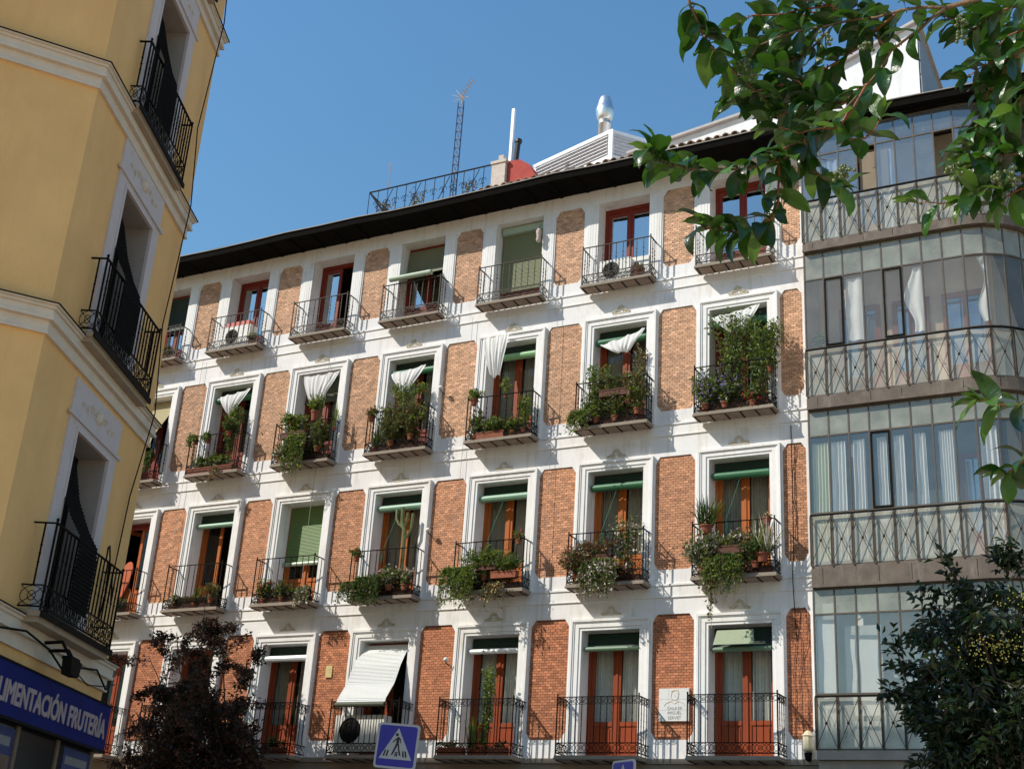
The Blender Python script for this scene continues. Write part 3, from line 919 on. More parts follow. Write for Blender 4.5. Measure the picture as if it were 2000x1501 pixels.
bal(3, 2, .30, .02, 1.02, "bush", .42, .52, "bright", "bright green tuft in a tall orange pot", n=260, pot=(.10, .26))
bal(3, 2, -.05, .0, .42, "trail", .55, 1.0, "green", "long trailing plant spilling below the slab", n=560, pot=(.10, .14))
bal(3, 2, .50, .03, .20, "bush", .55, .85, "olive", "wide olive shrub behind the right bars", n=520)
bal(3, 2, -.60, .06, .0, "bush", .5, .42, "pale", "greyish flowering plant at the left corner", n=240)
bal(3, 2, .86, .15, .75, "spiky", .12, .7, "green", "thin upright cactus like stem", n=9, pot=(.05, .08))
bal(3, 3, -.72, -.02, .78, "bush", .32, .30, "autumn", "small russet plant in a pot hooked on the rail", pot=(.08, .12), n=110)
bal(3, 3, -.60, .1, .0, "spiky", .45, .55, "dark", "spiky dark leaved plant at the left corner", n=46)
bal(3, 3, -.12, .03, .10, "bush", .85, 1.0, "olive", "big mass of olive leaves behind the bars", n=760)
bal(3, 3, .42, .02, .20, "bush", .80, 1.05, "autumn", "big mass of red brown leaves over the rail", n=760)
bal(3, 3, .15, .18, .85, "climb", .6, .7, "bright", "light green sprays in front of the door", n=220, pot=(.1, .14))
bal(3, 3, .50, .32, 1.5, "trail", .24, .35, "bright", "small green plant hung at the top of the opening", n=70, pot=(.06, .08))
bal(3, 4, -.66, -.02, .84, "bush", .42, .30, "bright", "yellow green plant in a clay rail pot", pot=(.09, .14), n=150)
bal(3, 4, -.60, .08, .0, "bush", .40, .70, "olive", "loose olive plant inside the left corner", n=240)
bal(3, 4, -.2, .08, .0, "bush", .6, .42, "green", "low green plants along the bars", n=300, box=.7)
bal(3, 4, .35, .1, .0, "bush", .5, .38, "bright", "low light green plant at the right", n=200)
bal(3, 4, .62, .12, .05, "climb", .45, .75, "bright", "pale climber inside the right corner", n=240)
bal(3, 4, .06, .15, 1.0, "climb", .3, .4, "bright", "slender twig of light leaves by the door", n=50, pot=(.05, .07))
bal(3, 5, -.66, -.03, .10, "trail", .42, .45, "bright", "yellow green plant bulging past the left bars", n=300)
bal(3, 5, -.40, .12, .45, "climb", .5, .85, "bright", "upright light green plant beside the jamb", n=230)
bal(3, 5, -.35, .06, .05, "bush", .65, .75, "green", "broad green plant with a white bloom", n=420)
bal(3, 5, .10, .06, .05, "bush", .6, .85, "olive", "tangled olive plant in the centre", n=420)
bal(3, 5, .62, .04, .15, "bush", .55, 1.0, "autumn", "tall russet and green plant at the right", n=520)
bal(3, 5, .60, .3, .9, "climb", .35, .8, "dry", "thin dry twigs against the white surround", n=70, pot=(.06, .1))
bal(3, 6, -.60, .03, .05, "bush", .62, .82, "violet", "violet flowering plant at the left corner", n=520)
bal(3, 6, -.18, .06, .05, "bush", .7, .9, "violet", "violet and green flowering plant near the centre", n=480)
bal(3, 6, .02, .20, .05, "climb", .95, 1.95, "green", "tall dense shrub covering the door", n=620, leaf=.065, depth=.6)
bal(3, 6, .55, .15, .10, "climb", .85, 1.55, "green", "leafy climber at the right of the tall shrub", n=330, leaf=.06)
bal(3, 6, .78, .1, .75, "climb", .5, 1.0, "bright", "light sprays reaching past the surround", n=260, pot=(.06, .1))
bal(3, 6, .42, .05, .0, "bush", .5, .35, "red", "low red flowered plant behind the bars", n=160)
# third floor down
bal(2, 0, .3, .14, 0, "bush", .4, .3, "autumn", "low russet plant beside the orange board")
bal(2, 1, -.55, .1, 0, "bush", .35, .35, "pale", "pale dusty plant at the left corner", n=130)
bal(2, 1, .1, .1, 0, "spiky", .3, .5, "bright", "small upright light green plant", n=18)
bal(2, 1, .62, .06, .1, "bush", .4, .45, "autumn", "ragged russet plant at the right corner", n=170)
bal(2, 2, -.55, .08, 0, "bush", .5, .55, "red", "red flowered plant at the left corner", n=260)
bal(2, 2, .0, .08, 0, "bush", .45, .45, "olive", "thin olive plant in the centre", n=150)
bal(2, 2, .72, .06, .1, "trail", .35, .4, "pale", "pale trailing plant at the right corner", n=150)
bal(2, 3, -.70, -.01, .84, "bush", .26, .22, "red", "crimson plant in a pot hooked on the left end", pot=(.07, .11), n=90)
bal(2, 3, -.62, -.02, .10, "trail", .60, .38, "olive", "trailing olive plant at the left corner", n=360)
bal(2, 3, -.22, -.03, .20, "trail", .60, .60, "dark", "dense dark green trailing plant", n=620)
bal(2, 3, .25, .02, .12, "bush", .60, .48, "pale", "white flowering cushion near the centre", n=360)
bal(2, 3, .66, .02, .10, "bush", .42, .46, "pale", "white flowering plant at the right corner", n=240)
bal(2, 4, -.62, -.06, .25, "trail", .75, .80, "bright", "bushy light green trailer spilling over the slab", n=900)
bal(2, 4, -.10, .06, .20, "bush", .7, .65, "green", "leafy green plant near the centre", n=420)
bal(2, 4, .42, .02, .22, "bush", .75, .45, "green", "wide green plant in a hanging trough", n=480, box=.6)
bal(2, 4, .72, .0, .95, "bush", .16, .18, "red", "crimson plant potted by the right corner", pot=(.06, .10), n=50)
bal(2, 4, .25, -.02, .0, "trail", .5, .55, "dry", "dry strands under the slab", n=100, pot=None)
bal(2, 5, -.58, -.05, .05, "bush", .85, .68, "brown", "round bush of brown leaves over the left bars", n=900)
bal(2, 5, -.05, -.06, .20, "trail", .75, .72, "pale", "silvery trailing plant hanging below the slab", n=760)
bal(2, 5, .45, .15, .2, "climb", .6, 1.0, "pale", "airy grey green shrub at the right", n=260)
bal(2, 5, .25, .2, .55, "bush", .2, .2, "dark", "dark plant in a tall dark pot", pot=(.11, .36), potmat=GREYPOT, n=60)
bal(2, 6, -.55, .0, .85, "spiky", .85, .70, "dark", "big spiky plant above the left rail", n=90, pot=(.13, .18))
bal(2, 6, -.62, -.06, .05, "bush", .75, .75, "pale", "woolly grey plant with pink tips at the left corner", n=760)
bal(2, 6, -.15, -.06, .10, "trail", .75, .70, "green", "green and white trailer near the centre", n=700)
bal(2, 6, .45, .02, .10, "bush", .75, .55, "dark", "dark mass of leaves behind the right bars", n=460)
bal(2, 6, .60, .0, .20, "spiky", .85, .80, "pale", "grey aloe with long pointed leaves at the right corner", n=54, pot=(.13, .18))
bal(2, 6, -.36, -.05, .0, "trail", .14, 1.05, "dry", "rust coloured strand hanging to the floor below", n=130, pot=None)
bal(2, 6, .70, .02, .95, "bush", .1, .06, "dry", "bare plant in an orange pot on the rail", pot=(.09, .15), n=24)
# lowest floor
bal(1, 4, .18, .12, 0, "climb", .45, 1.55, "bright", "tall feathery light green plant by the bars", n=300, pot=(.12, .2))
bal(1, 4, -.10, .1, 0, "spiky", .35, .7, "bright", "upright grassy green plant", n=30)
bal(1, 4, -.55, .1, 0, "bush", .6, .15, "dry", "long red planter of withered plants at the left", n=60, box=.6)
bal(1, 4, .55, .1, 0, "bush", .4, .15, "dry", "low orange planter at the right", n=40, box=.4)
bal(1, 2, .4, .1, 0, "bush", .5, .25, "autumn", "low russet plants behind the bars", n=120, box=.6)

# low troughs of mixed plants behind the bars
for f, j, mix, hh, ds in ((3, 2, "olive", .50, "low olive trough plants"), (3, 3, "autumn", .62, "low russet trough plants"), (3, 4, "olive", .36, "low mossy trough plants"), (3, 5, "green", .60, "low green trough plants"), (3, 6, "dark", .62, "low dark trough plants"),
                          (2, 2, "autumn", .24, "low reddish trough plants"), (2, 3, "olive", .40, "low olive trough plants"), (2, 4, "green", .40, "low green trough plants"), (2, 5, "brown", .40, "low brown trough plants"), (2, 6, "autumn", .52, "low rusty trough plants"), (2, 1, "dry", .20, "low withered trough plants")):
    bal(f, j, .0, .17, .0, "bush", 1.45, hh, mix, ds, n=420, box=1.5, depth=.30, potmat=mat("dark_trough", (.10, .035, .02), .8, .2, 12))
for f, j, dx, W, H, mix, ds in ((3, 2, -.25, .9, .55, "bright", "loose yellow green sprays over the rail"), (3, 3, .0, 1.3, .50, "autumn", "tangle of reddish sprays above the rail"), (3, 5, .1, 1.3, .50, "olive", "tangle of olive sprays above the rail"), (2, 6, -.1, 1.3, .42, "pale", "ragged grey sprays above the slab"), (2, 5, -.2, 1.0, .40, "brown", "ragged brown sprays above the slab"), (2, 4, -.1, 1.2, .40, "bright", "thin light sprays above the slab")):
    bal(f, j, dx, .03, .62 if f == 3 else .42, "bush", W, H, mix, ds, n=260, box=.7, depth=.30, potmat=mat("dark_trough", (.10, .035, .02), .8, .2, 12))

# candelabra cactus, middle balcony third floor down
t = thing("cactus", "tall branching candelabra cactus in front of the middle door, third floor down", "cactus", (CX[3]+.40, -.22, ZC[2]), 0)
pot_mesh(.14, .22).build("pot", TERRA, t)
k = MB()
def arm(pts, r):
    pts = [Vector(p) for p in pts]
    for a in range(5):
        th = 2*PI*a/5
        k.tube([p+Vector((math.cos(th), math.sin(th), 0))*r*.45 for p in pts], r*.62, 5)
arm([(0, 0, .2), (0, 0, 1.0), (-.02, 0, 1.55), (-.10, 0, 1.75), (-.12, 0, 2.12)], .045)
arm([(0, 0, 1.35), (.09, 0, 1.46), (.16, 0, 1.60), (.17, 0, 1.95)], .035)
arm([(-.02, 0, 1.6), (-.18, 0, 1.72), (-.26, 0, 1.86), (-.27, 0, 2.08)], .032)
arm([(-.05, 0, 1.6), (.02, 0, 1.76), (.03, 0, 1.98)], .03)
k.build("body", mat("cactus_skin", (.15, .17, .06), .7, .2, 12), t)

# ------------------------------------------------------------------ things on the top balconies
def air_unit(loc, label, w=.78, h=.55, d=.28):
    t = thing("air_conditioner", label, "air conditioner", loc, 0, "air conditioners on the balconies")
    m = MB(); m.box(-w/2, w/2, 0, d, .04, h); m.box(-w/2+.06, -w/2+.14, .02, d-.02, 0, .039); m.box(w/2-.14, w/2-.06, .02, d-.02, 0, .039)
    m.build("casing", AIR, t)
    g_ = MB(); cx_ = -w*.12; cz_ = h*.53
    for R in (.20, .16, .12, .08, .04):
        g_.tube([(cx_+R*math.cos(a), -.012, cz_+R*math.sin(a)) for a in [i*2*PI/20 for i in range(21)]], .006, 4)
    for a in range(8):
        g_.bar((cx_, -.014, cz_), (cx_+.2*math.cos(a*PI/4), -.014, cz_+.2*math.sin(a*PI/4)), .008)
    g_.build("fan_guard", GRILLE, t)
    f_ = MB(); f_.prism([(cx_+.195*math.cos(2*PI*i/20), cz_+.195*math.sin(2*PI*i/20)) for i in range(20)], -.005, -.001)
    f_.build("fan_opening", mat("fan_dark", (.11, .10, .08), .8), t)
air_unit((CX[5]-.05, -.33, ZC[4]), "white air conditioner at the left of a pair, second balcony from right, top floor")
air_unit((CX[5]+.28, -.06, ZC[4]+.12), "white air conditioner behind another one, second balcony from right, top floor")
air_unit((CX[1]+.0, -.30, ZC[4]+.02), "grey white air conditioner under a red tray, second balcony from left, top floor", w=.95, h=.62)
s = MB(); s.box(-.36, .36, -.10, .10, 0, .03); s.box(-.38, .38, -.12, -.10, 0, .13); s.box(-.38, .38, .10, .12, 0, .13); s.box(-.38, -.36, -.0999, .0999, 0, .13); s.box(.36, .38, -.0999, .0999, 0, .13)
tag(s.build("tray", mat("red_plastic", (.55, .07, .03), .45), None, (CX[1]+.02, -.16, ZC[4]+.645)), "red plastic tray on top of the air conditioner, second balcony from left", "tray")
# ground unit under the silver blind
t = thing("air_conditioner", "air conditioner with a big black fan below the silver blind, lowest floor", "air conditioner", (CX[3]-.05, -.50, ZC[1]+.02), 0, "air conditioners on the balconies")
m = MB(); m.box(-.70, .55, 0, .30, .05, .82); m.box(-.6, -.5, .02, .28, 0, .049); m.box(.4, .5, .02, .28, 0, .049); m.build("casing", AIR, t)
m = MB(); m.prism([(-.30+.27*math.cos(2*PI*i/24), .50+.27*math.sin(2*PI*i/24)) for i in range(24)], -.012, -.001); m.build("fan_opening", GRILLE, t)
m = MB()
for R in (.25, .17, .09):
    m.tube([(-.30+R*math.cos(a), -.018, .50+R*math.sin(a)) for a in [i*2*PI/20 for i in range(21)]], .006, 4)
m.build("fan_guard", GRILLE, t)
# striped clothes on the leftmost top balcony
m = MB()
cols = [mat("cloth_red", (.45, .06, .07), .9), mat("cloth_cream", (.6, .55, .45), .9), mat("cloth_green", (.12, .22, .13), .9), mat("cloth_pink", (.55, .3, .28), .9)]
for q in range(9):
    x0 = -.70+q*.13
    m.grid([[(x0+.12*i/4, .02*math.sin(i*2+q), zz) for i in range(5)] for zz in (.12, .45, .86)], q % 4)
t = tag(m.build("hanging_laundry", cols, None, (CX[0]-.1, -DEP[4]+.08, ZC[4])), "striped red, cream and green laundry behind the leftmost top railing", "laundry")
# orange boards leaning on the leftmost balcony
m = MB(); n = 20
m.prism([(.24*math.cos(2*PI*i/n), .70+.70*math.sin(2*PI*i/n)) for i in range(n)], 0, .03)
o = tag(m.build("ironing_board", mat("orange_cloth_board", (.50, .10, .03), .8, .12, 10), None, (CX[0]-.02, -.34, ZC[2]+.05), (rad(-8), rad(14), 0)), "orange rounded board leaning on the leftmost balcony, third floor down", "board")
m = MB(); m.prism([(-.2, 0), (.2, 0), (.2, .55), (.12, .66), (-.12, .66), (-.2, .55)], 0, .04); m.prism([(-.14, .1), (.14, .1), (.14, .5), (-.14, .5)], -.006, -.0005)
tag(m.build("wooden_chair_back", ORANGEWOOD, None, (CX[0]+.30, -.22, ZC[2]+.03), (rad(-6), 0, 0)), "small varnished wooden panel beside the orange board, leftmost balcony", "panel")
# hanging ornament at the sage blind
t = thing("hanging_figure", "pale plaster figure hanging beside the sage green blind, top floor", "ornament", (CX[4]+.60, -.14, ZC[4]+1.50))
m = MB(); m.lathe((0, 0, 0), [(.01, 0), (.05, .02), (.065, .08), (.05, .16), (.06, .24), (.075, .30), (.05, .36), (.01, .38)], 9); m.build("body", mat("pink_plaster", (.50, .40, .36), .8, .15, 14), t, smooth=True)
m = MB(); m.tube([(0, 0, .38), (0, .05, .5), (0, .10, .52)], .006, 4); m.build("hook", IRON, t)
# lamps on the brick panels
for f, k, nm in ((2, 3, "right of the cactus balcony, third floor down"), (1, 3, "left of the third door from right, lowest floor"), (3, 3, "right of the middle balcony, second floor down")):
    x = CX[k]+.98 if f > 1 else CX[k]+1.72
    t = thing("wall_lamp", "small round bracket lamp on the wall "+nm, "lamp", (x, 0, ZC[f]+(1.45 if f > 1 else 1.95)), 0, "bracket lamps on the facade")
    m = MB(); m.tube([(0, -.0, 0), (0, -.14, .02), (0, -.16, .06)], .012, 5); m.build("arm", IRON, t)
    m = MB(); m.lathe((0, -.16, .05), [(.01, 0), (.055, .02), (.06, .05), (.03, .09), (.005, .10)], 10); m.build("shade", AIR, t, smooth=True)

# ------------------------------------------------------------------ plaques
t = thing("street_plaque", "white tiled street plaque with a portrait and the street name on brick", "sign", (-2.25, 0, 5.32))
m = MB(); m.box(-.31, .31, -.028, .02, 0, .63); m.build("tile_slab", mat("glazed_tile", (.74, .74, .73), .35, .04, 8), t)
m = MB()
for i in range(1, 3):
    m.box(-.31+.62*i/3-.0015, -.31+.62*i/3+.0015, -.0286, -.0281, 0, .63); m.box(-.31, .31, -.0288, -.0284, .21*i-.0015, .21*i+.0015)
m.build("tile_joints", GREYPOT, t)
OCH2 = mat("ochre_glaze", (.66, .54, .34), .5, .2, 20)
m = MB()
m.tube([(.02+.075*math.cos(a), -.0295, .49+.095*math.sin(a)) for a in [i*2*PI/20 for i in range(21)]], .006, 4)
m.tube([(-.20, -.0295, .29), (-.17, -.0295, .34), (-.06, -.0295, .38), (.02, -.0295, .33), (.10, -.0295, .38), (.20, -.0295, .34), (.23, -.0295, .29)], .006, 4)
m.tube([(-.06, -.0295, .57), (.0, -.0295, .60), (.08, -.0295, .59), (.11, -.0295, .52)], .008, 4)
m.tube([(-.03, -.0295, .42), (-.05, -.0295, .37)], .005, 4); m.tube([(.07, -.0295, .42), (.09, -.0295, .37)], .005, 4)
m.tube([(.02, -.0295, .51), (.03, -.0295, .47), (.015, -.0295, .465)], .004, 4)
m.build("portrait", OCH2, t)
INK = mat("green_black_glaze", (.24, .26, .23), .5)
for body, z, sz in (("CALLE DE", .245, .070), ("MIGUEL", .155, .085), ("SERVET", .060, .085)):
    link("lettering", text_mesh(body, sz, "lettering", INK, .001), t, (.02, -.030, z), (PI/2, 0, 0))
p = px(642, 1310, 0)
t = thing("number_plaque", "small yellow plaque with a figure on the brick beside the silver blind", "sign", (p.x, 0, p.z-.14))
m = MB(); m.box(-.085, .085, -.0, .03, 0, .27); m.build("plate", mat("brass_yellow", (.62, .50, .22), .5, .1, 9), t)
link("figure", text_mesh("2", .14, "figure", OCH2, .001), t, (.03, -.003, .16), (PI/2, 0, 0))

# ------------------------------------------------------------------ cables down the facade
def cable(name, label, pts, r=.009, m=None):
    b0 = Vector(pts[-1]); k = MB(); k.tube([Vector(p)-b0 for p in pts], r, 5)
    return tag(k.build(name, m or IRON, None, b0), label, "cable", "cables on the building fronts")
BROWNCAB = mat("brown_cable", (.10, .03, .02), .7)
x = px(1553, 1180, 0).x
cable("cable", "black cable dropping straight beside the rightmost balconies", [(x, -.02, 11.2), (x+.01, -.03, 9.0), (x-.01, -.10, 8.0), (x+.01, -.05, 7.2), (x+.02, .02, 6.8)])
for q in range(4):
    x0 = .18+.10*q; rnd = random.Random(q)
    cable("cable", ("brown loose cable on the brick by the gallery, lowest floor, %s of four" % ("first", "second", "third", "fourth")[q]),
          [(x0+rnd.uniform(-.06, .06), .0, 7.4-i*.32) if i else (x0, .0, 7.45) for i in range(8)], .006, BROWNCAB)
cable("cable", "looping brown cable on the brick right of the rightmost door, third floor down", [(.30, .0, 10.75), (.22, -.0, 10.2), (.20, -.01, 9.7), (.27, .0, 9.3), (.24, .0, 8.8)], .007, BROWNCAB)
for q, (xa, za, zb) in enumerate(((px(1093, 600, 0).x, 15.0, 8.1), (px(640, 760, 0).x, 15.0, 8.1), (px(392, 760, 0).x, 15.0, 8.1), (px(905, 900, 0).x, 14.9, 8.1))):
    cable("cable", ("thin grey cable down the plaster left of the second balcony from right", "thin grey cable down the plaster right of the third window from left", "thin grey cable down the plaster left of the second window from left", "thin grey cable down the plaster left of the third window from right")[q],
          [(xa, -.085, za), (xa+.02, -.082, (za+zb)/2+1), (xa-.01, -.085, (za+zb)/2-1), (xa+.01, -.085, zb)], .005, mat("grey_cable", (.35, .32, .28), .7))
p = px(1583, 1455, 0)
t = thing("junction_lantern", "cream metal lantern box on the plaster below the loose cables", "lantern", (p.x, -.16, p.z-.25))
m = MB(); m.lathe((0, 0, .10), [(.03, 0), (.09, .03), (.105, .06), (.105, .28), (.12, .30), (.06, .37), (.02, .40)], 10); m.build("body", mat("cream_enamel", (.62, .55, .38), .5, .15, 10), t)
m = MB(); m.lathe((0, 0, -.06), [(.02, 0), (.06, .04), (.075, .16)], 10); m.tube([(0, 0, .1), (0, .16, .14)], .02, 6); m.build("base", IRON, t)
# ------------------------------------------------------------------ glazed gallery on the rounded corner
GD, GX0, GX1, GR = .50, .70, 3.86, 1.25
NP = 8
def gpath(t):
    """point and outward normal of the gallery front, t in panes"""
    w = (GX1-GX0)/NP
    if t <= NP:
        return Vector((GX0+w*t, -GD, 0)), Vector((0, -1, 0))
    s = (t-NP)*w; a = s/GR
    if a < PI/2:
        return Vector((GX1+GR*math.sin(a), -GD+GR-GR*math.cos(a), 0)), Vector((math.sin(a), -math.cos(a), 0))
    return Vector((GX1+GR, -GD+GR+(s-GR*PI/2), 0)), Vector((1, 0, 0))
NT = 15
G = thing("glazed_gallery", "stack of glazed iron galleries rounding the corner beside the brick front", "gallery", (0, 0, 0))
w_ = (GX1-GX0)/NP
def strip(mb, z0, z1, o0, o1, n=NT*2, mi=0, t0=0.0):
    """band following the front between offsets o0 (back) and o1 (front)"""
    for i in range(n):
        a, b = t0+(NT-t0)*i/n, t0+(NT-t0)*(i+1)/n
        pa, na = gpath(a); pb, nb = gpath(b)
        A0, A1, B0, B1 = pa+na*o0, pa+na*o1, pb+nb*o0, pb+nb*o1
        z = lambda p, h: (p.x, p.y, h)
        mb.face([z(A1, z0), z(B1, z0), z(B1, z1), z(A1, z1)], mi); mb.face([z(A0, z0), z(B0, z0), z(B1, z0), z(A1, z0)], mi)
        mb.face([z(A1, z1), z(B1, z1), z(B0, z1), z(A0, z1)], mi)
    for e in (t0, NT):
        p, nn = gpath(e); a, b = p+nn*o0, p+nn*o1
        mb.face([(a.x, a.y, z0), (b.x, b.y, z0), (b.x, b.y, z1), (a.x, a.y, z1)], mi)
GZ = {1: (4.64, 4.70, 5.66, 7.17, 7.66), 2: (7.66, 8.08, 9.09, 10.71, 11.26), 3: (11.26, 11.55, 12.57, 14.17, 14.80), 4: (14.80, 15.04, 16.02, 17.14, 17.70)}
bandname = {1: "sill_band", 2: "floor_band", 3: "floor_band", 4: "floor_band"}
def quadpane(t0, t1, z0, z1, off=.0, th=.006, mb=None):
    p0, n0 = gpath(t0); p1, n1 = gpath(t1)
    a, b = p0+n0*off, p1+n1*off; c, d = p0+n0*(off-th), p1+n1*(off-th)
    m = mb or MB()
    i = len(m.v)
    for z in (z0, z1):
        m.v += [(a.x, a.y, z), (b.x, b.y, z), (d.x, d.y, z), (c.x, c.y, z)]
    for q in ((0, 3, 2, 1), (4, 5, 6, 7), (0, 1, 5, 4), (1, 2, 6, 5), (2, 3, 7, 6), (3, 0, 4, 7)):
        m.f.append(tuple(i+k for k in q)); m.m.append(0)
    return m
for f in (1, 2, 3, 4):
    zb, z0, zr, zt, z1 = GZ[f]
    m = MB()
    if f > 1:
        strip(m, zb, zb+.05, -.45, .115); strip(m, zb+.051, z0-.05, -.45, .09); strip(m, z0-.049, z0, -.45, .055)
    else:
        strip(m, zb-.10, z0, -.45, .06)
    bay = m.build(bandname[f], BAND if f > 1 else GREYWALL, G)
    if f > 1:                              # joints of the sheet band
        m = MB()
        for t in (.55, 3.2, 4.7, 7.6, 9.2, 11.5):
            p, nn = gpath(t); q = p+nn*.0905; s_ = Vector((-nn.y, nn.x, 0))*.005
            m.face([(q.x-s_.x, q.y-s_.y, zb+.052), (q.x+s_.x, q.y+s_.y, zb+.052), (q.x+s_.x, q.y+s_.y, z0-.052), (q.x-s_.x, q.y-s_.y, z0-.052)])
        m.build("band_joints", IRON, bay)
    fr = MB()
    
    for za, zb_, oo in ((z0+.001, z0+.035, .012), (zr+.02, zr+.055, .016), (zt-.015, zt+.015, .014), (z1-.03, z1-.002, .012)):
        fr = MB(); strip(fr, za, zb_, -.03, oo); fr.build("transom", GALFRAME, bay)
    rl = MB(); strip(rl, zr-.03, zr+.0, .065, .10); rl.build("handrail", IRON, bay)
    mm = MB(); mm.box(-.014, .014, -.013, .03, 0, z1-z0-.002); ml = mm.mesh("mullion", GALFRAME)
    pp = MB(); pp.box(-.012, .012, -.012, .012, 0, zr-z0-.03); pl = pp.mesh("rail_post", IRONB)
    xx = MB(); hh = zr-z0-.06
    for sg in (-1, 1):
        xx.bar((-w_/2*sg, 0, 0), (w_/2*sg, 0, hh), .011)
    xx.lathe((0, -.012, hh/2-.03), [(.004, 0), (.022, .012), (.028, .03), (.022, .048), (.004, .06)], 8)
    xl = xx.mesh("cross_brace", IRONB)
    for t in range(NT+1):
        p, nn = gpath(t); rz = math.atan2(nn.x, -nn.y)
        link("mullion", ml, bay, (p.x, p.y, z0+.001), (0, 0, rz))
        q = p+nn*.08
        link("rail_post", pl, bay, (q.x, q.y, z0+.001), (0, 0, rz))
        if t < NT:
            p2, n2 = gpath(t+.5); q = p2+n2*.08
            link("cross_brace", xl, bay, (q.x, q.y, z0+.02), (0, 0, math.atan2(n2.x, -n2.y)))
    for t in range(NT):
        a, b = t+.036, t+.964
        quadpane(a, b, z0+.036, zr+.019).clear_back().build("pane", [GGL, CLEAR], bay)
        if not (f == 4 and t in (3, 7)):
            quadpane(a, b, zr+.056, zt-.016).clear_back().build("pane", [(GG if f in (1, 2) else GGB) if f != 3 else GG3, CLEAR], bay)
        quadpane(a, b, zt+.016, z1-.031).clear_back().build("pane", [GGT if f < 4 else GGB, CLEAR], bay)
    if f in (2, 3):                         # casements standing ajar
        for t in ((1, 4) if f == 3 else (3,)):
            c_ = MB(); h0, h1 = zr+.06, zt-.02
            quadpane(t+.03, t+.11, h0, h1, .03, .03, c_); quadpane(t+.89, t+.97, h0, h1, .03, .03, c_); quadpane(t+.11, t+.89, h0, h0+.035, .03, .03, c_); quadpane(t+.11, t+.89, h1-.035, h1, .03, .03, c_)
            c_.build("casement_frame", IRON, bay)
    # room behind
    rm_ = MB()
    rm_.face([(GX0+.02, .55, z0), (GX1+.4, .55, z0), (GX1+.4, .55, z1), (GX0+.02, .55, z1)])
    rm_.face([(GX1+.4, .55, z0), (GX1+.4, 6, z0), (GX1+.4, 6, z1), (GX1+.4, .55, z1)])
    rm_.face([(GX0+.01, -GD+.03, z0), (GX0+.01, .55, z0), (GX0+.01, .55, z1), (GX0+.01, -GD+.03, z1)])
    rm_.face([(GX0, -GD+.05, z0+.002), (GX1+.4, -GD+.05, z0+.002), (GX1+.4, .55, z0+.002), (GX0, .55, z0+.002)], 1)
    rm_.build("room_wall", [mat("gallery_wall_%d" % f, {1: (.66, .66, .66), 2: (.11, .115, .10), 3: (.60, .43, .31), 4: (.42, .35, .26)}[f], .9, .08, 3), LEDGE], bay)
# gallery roof slab and corner
m = MB(); strip(m, 17.701, 17.755, -.6, .1); m.build("eave_board", EAVE, G)
m = MB()
m.plan([(GX0, .56), (GX1+.42, .56), (GX1+.42, 6), (GX0, 6)], .1, 17.7)
m.build("core_wall", GREYWALL, G)
m = MB(); strip(m, .13, 4.53, -.4, -.05); m.build("base_wall", GREYWALL, G)
# doors at the back of the galleries
def inner_door(f, x, w, wood, label=None):
    z0 = GZ[f][1]
    d = MB(); h = 2.35
    d.box(x, x+.10, .50, .545, z0+.01, z0+h); d.box(x+w-.10, x+w, .50, .545, z0+.01, z0+h); d.box(x+.1001, x+w-.1001, .50, .545, z0+h-.12, z0+h); d.box(x+.1001, x+w-.1001, .50, .545, z0+.01, z0+.75)
    d.box(x+w/2-.05, x+w/2+.05, .50, .544, z0+.751, z0+h-.121)
    o = d.build("inner_door", wood, G)
    q = MB(); q.box(x+.101, x+w/2-.051, .525, .53, z0+.76, z0+h-.13); q.box(x+w/2+.051, x+w-.101, .525, .53, z0+.76, z0+h-.13)
    q.clear_back().build("pane", [glass("blue_inner_pane", .3, tint=(.25, .45, .75), dirt=.5, dcol=(.08, .16, .34)), CLEAR], o)
inner_door(3, 1.15, .85, REDLOW); inner_door(3, 2.25, .75, REDLOW); inner_door(3, 3.25, .9, REDLOW)
inner_door(2, 3.35, .8, REDWOOD); inner_door(4, 1.4, .9, REDWOOD); inner_door(1, 2.3, .8, WHITEMETAL)
# curtains and sheets
def hang(name, label, t0, t1, z0, z1, m, pleats=6, amp=.02, off=-.07, edge=0.0, cat="curtain", grp="hangings in the glazed gallery"):
    k = MB(); n = 26; rows = []
    rnd = random.Random(int(t0*100+z0*10)); ph = rnd.uniform(0, 6)
    p0, _ = gpath((t0+t1)/2); b0 = Vector((p0.x, p0.y, z0))
    for r in range(13):
        v = r/12; row = []
        e = edge*math.sin(v*7+ph)*(t1-t0)
        for i in range(n+1):
            u = i/n; t = t0+e+(t1-t0-e)*u
            p, nn = gpath(t); q = p+nn*(off+amp*math.sin(u*2*PI*pleats+ph+.4*math.sin(v*6))+.008*math.sin(v*17+u*3))
            row.append(Vector((q.x, q.y, z0+(z1-z0)*v))-b0)
        rows.append(row)
    k.grid(rows)
    return tag(k.build(name, m, None, b0, smooth=True), label, cat, grp)
hang("hanging_sheet", "crumpled white sheet behind the third pane of the second gallery from top", 2.08, 2.92, 12.70, 14.1, CLOTH, 1.5, .012, edge=.06, cat="sheet")
hang("hanging_sheet", "white sheet with a wavy edge in the sixth pane, second gallery from top", 5.25, 5.95, 12.70, 14.12, CLOTH, 1.5, .012, edge=.35, cat="sheet")
hang("hanging_sheet", "twisted narrow white sheet near the rounded corner, second gallery from top", 8.75, 9.15, 12.75, 14.15, CLOTH, 1.0, .02, edge=.5, cat="sheet")
cuts = ((.1, .9, 5, "first"), (1.05, 1.75, 4, "second"), (2.1, 2.7, 4, "third"), (3.3, 3.75, 3, "fourth"), (4.1, 4.6, 3, "fifth"), (5.1, 5.6, 3, "sixth"), (6.2, 6.9, 6, "seventh"), (8.1, 8.9, 3, "ninth"))
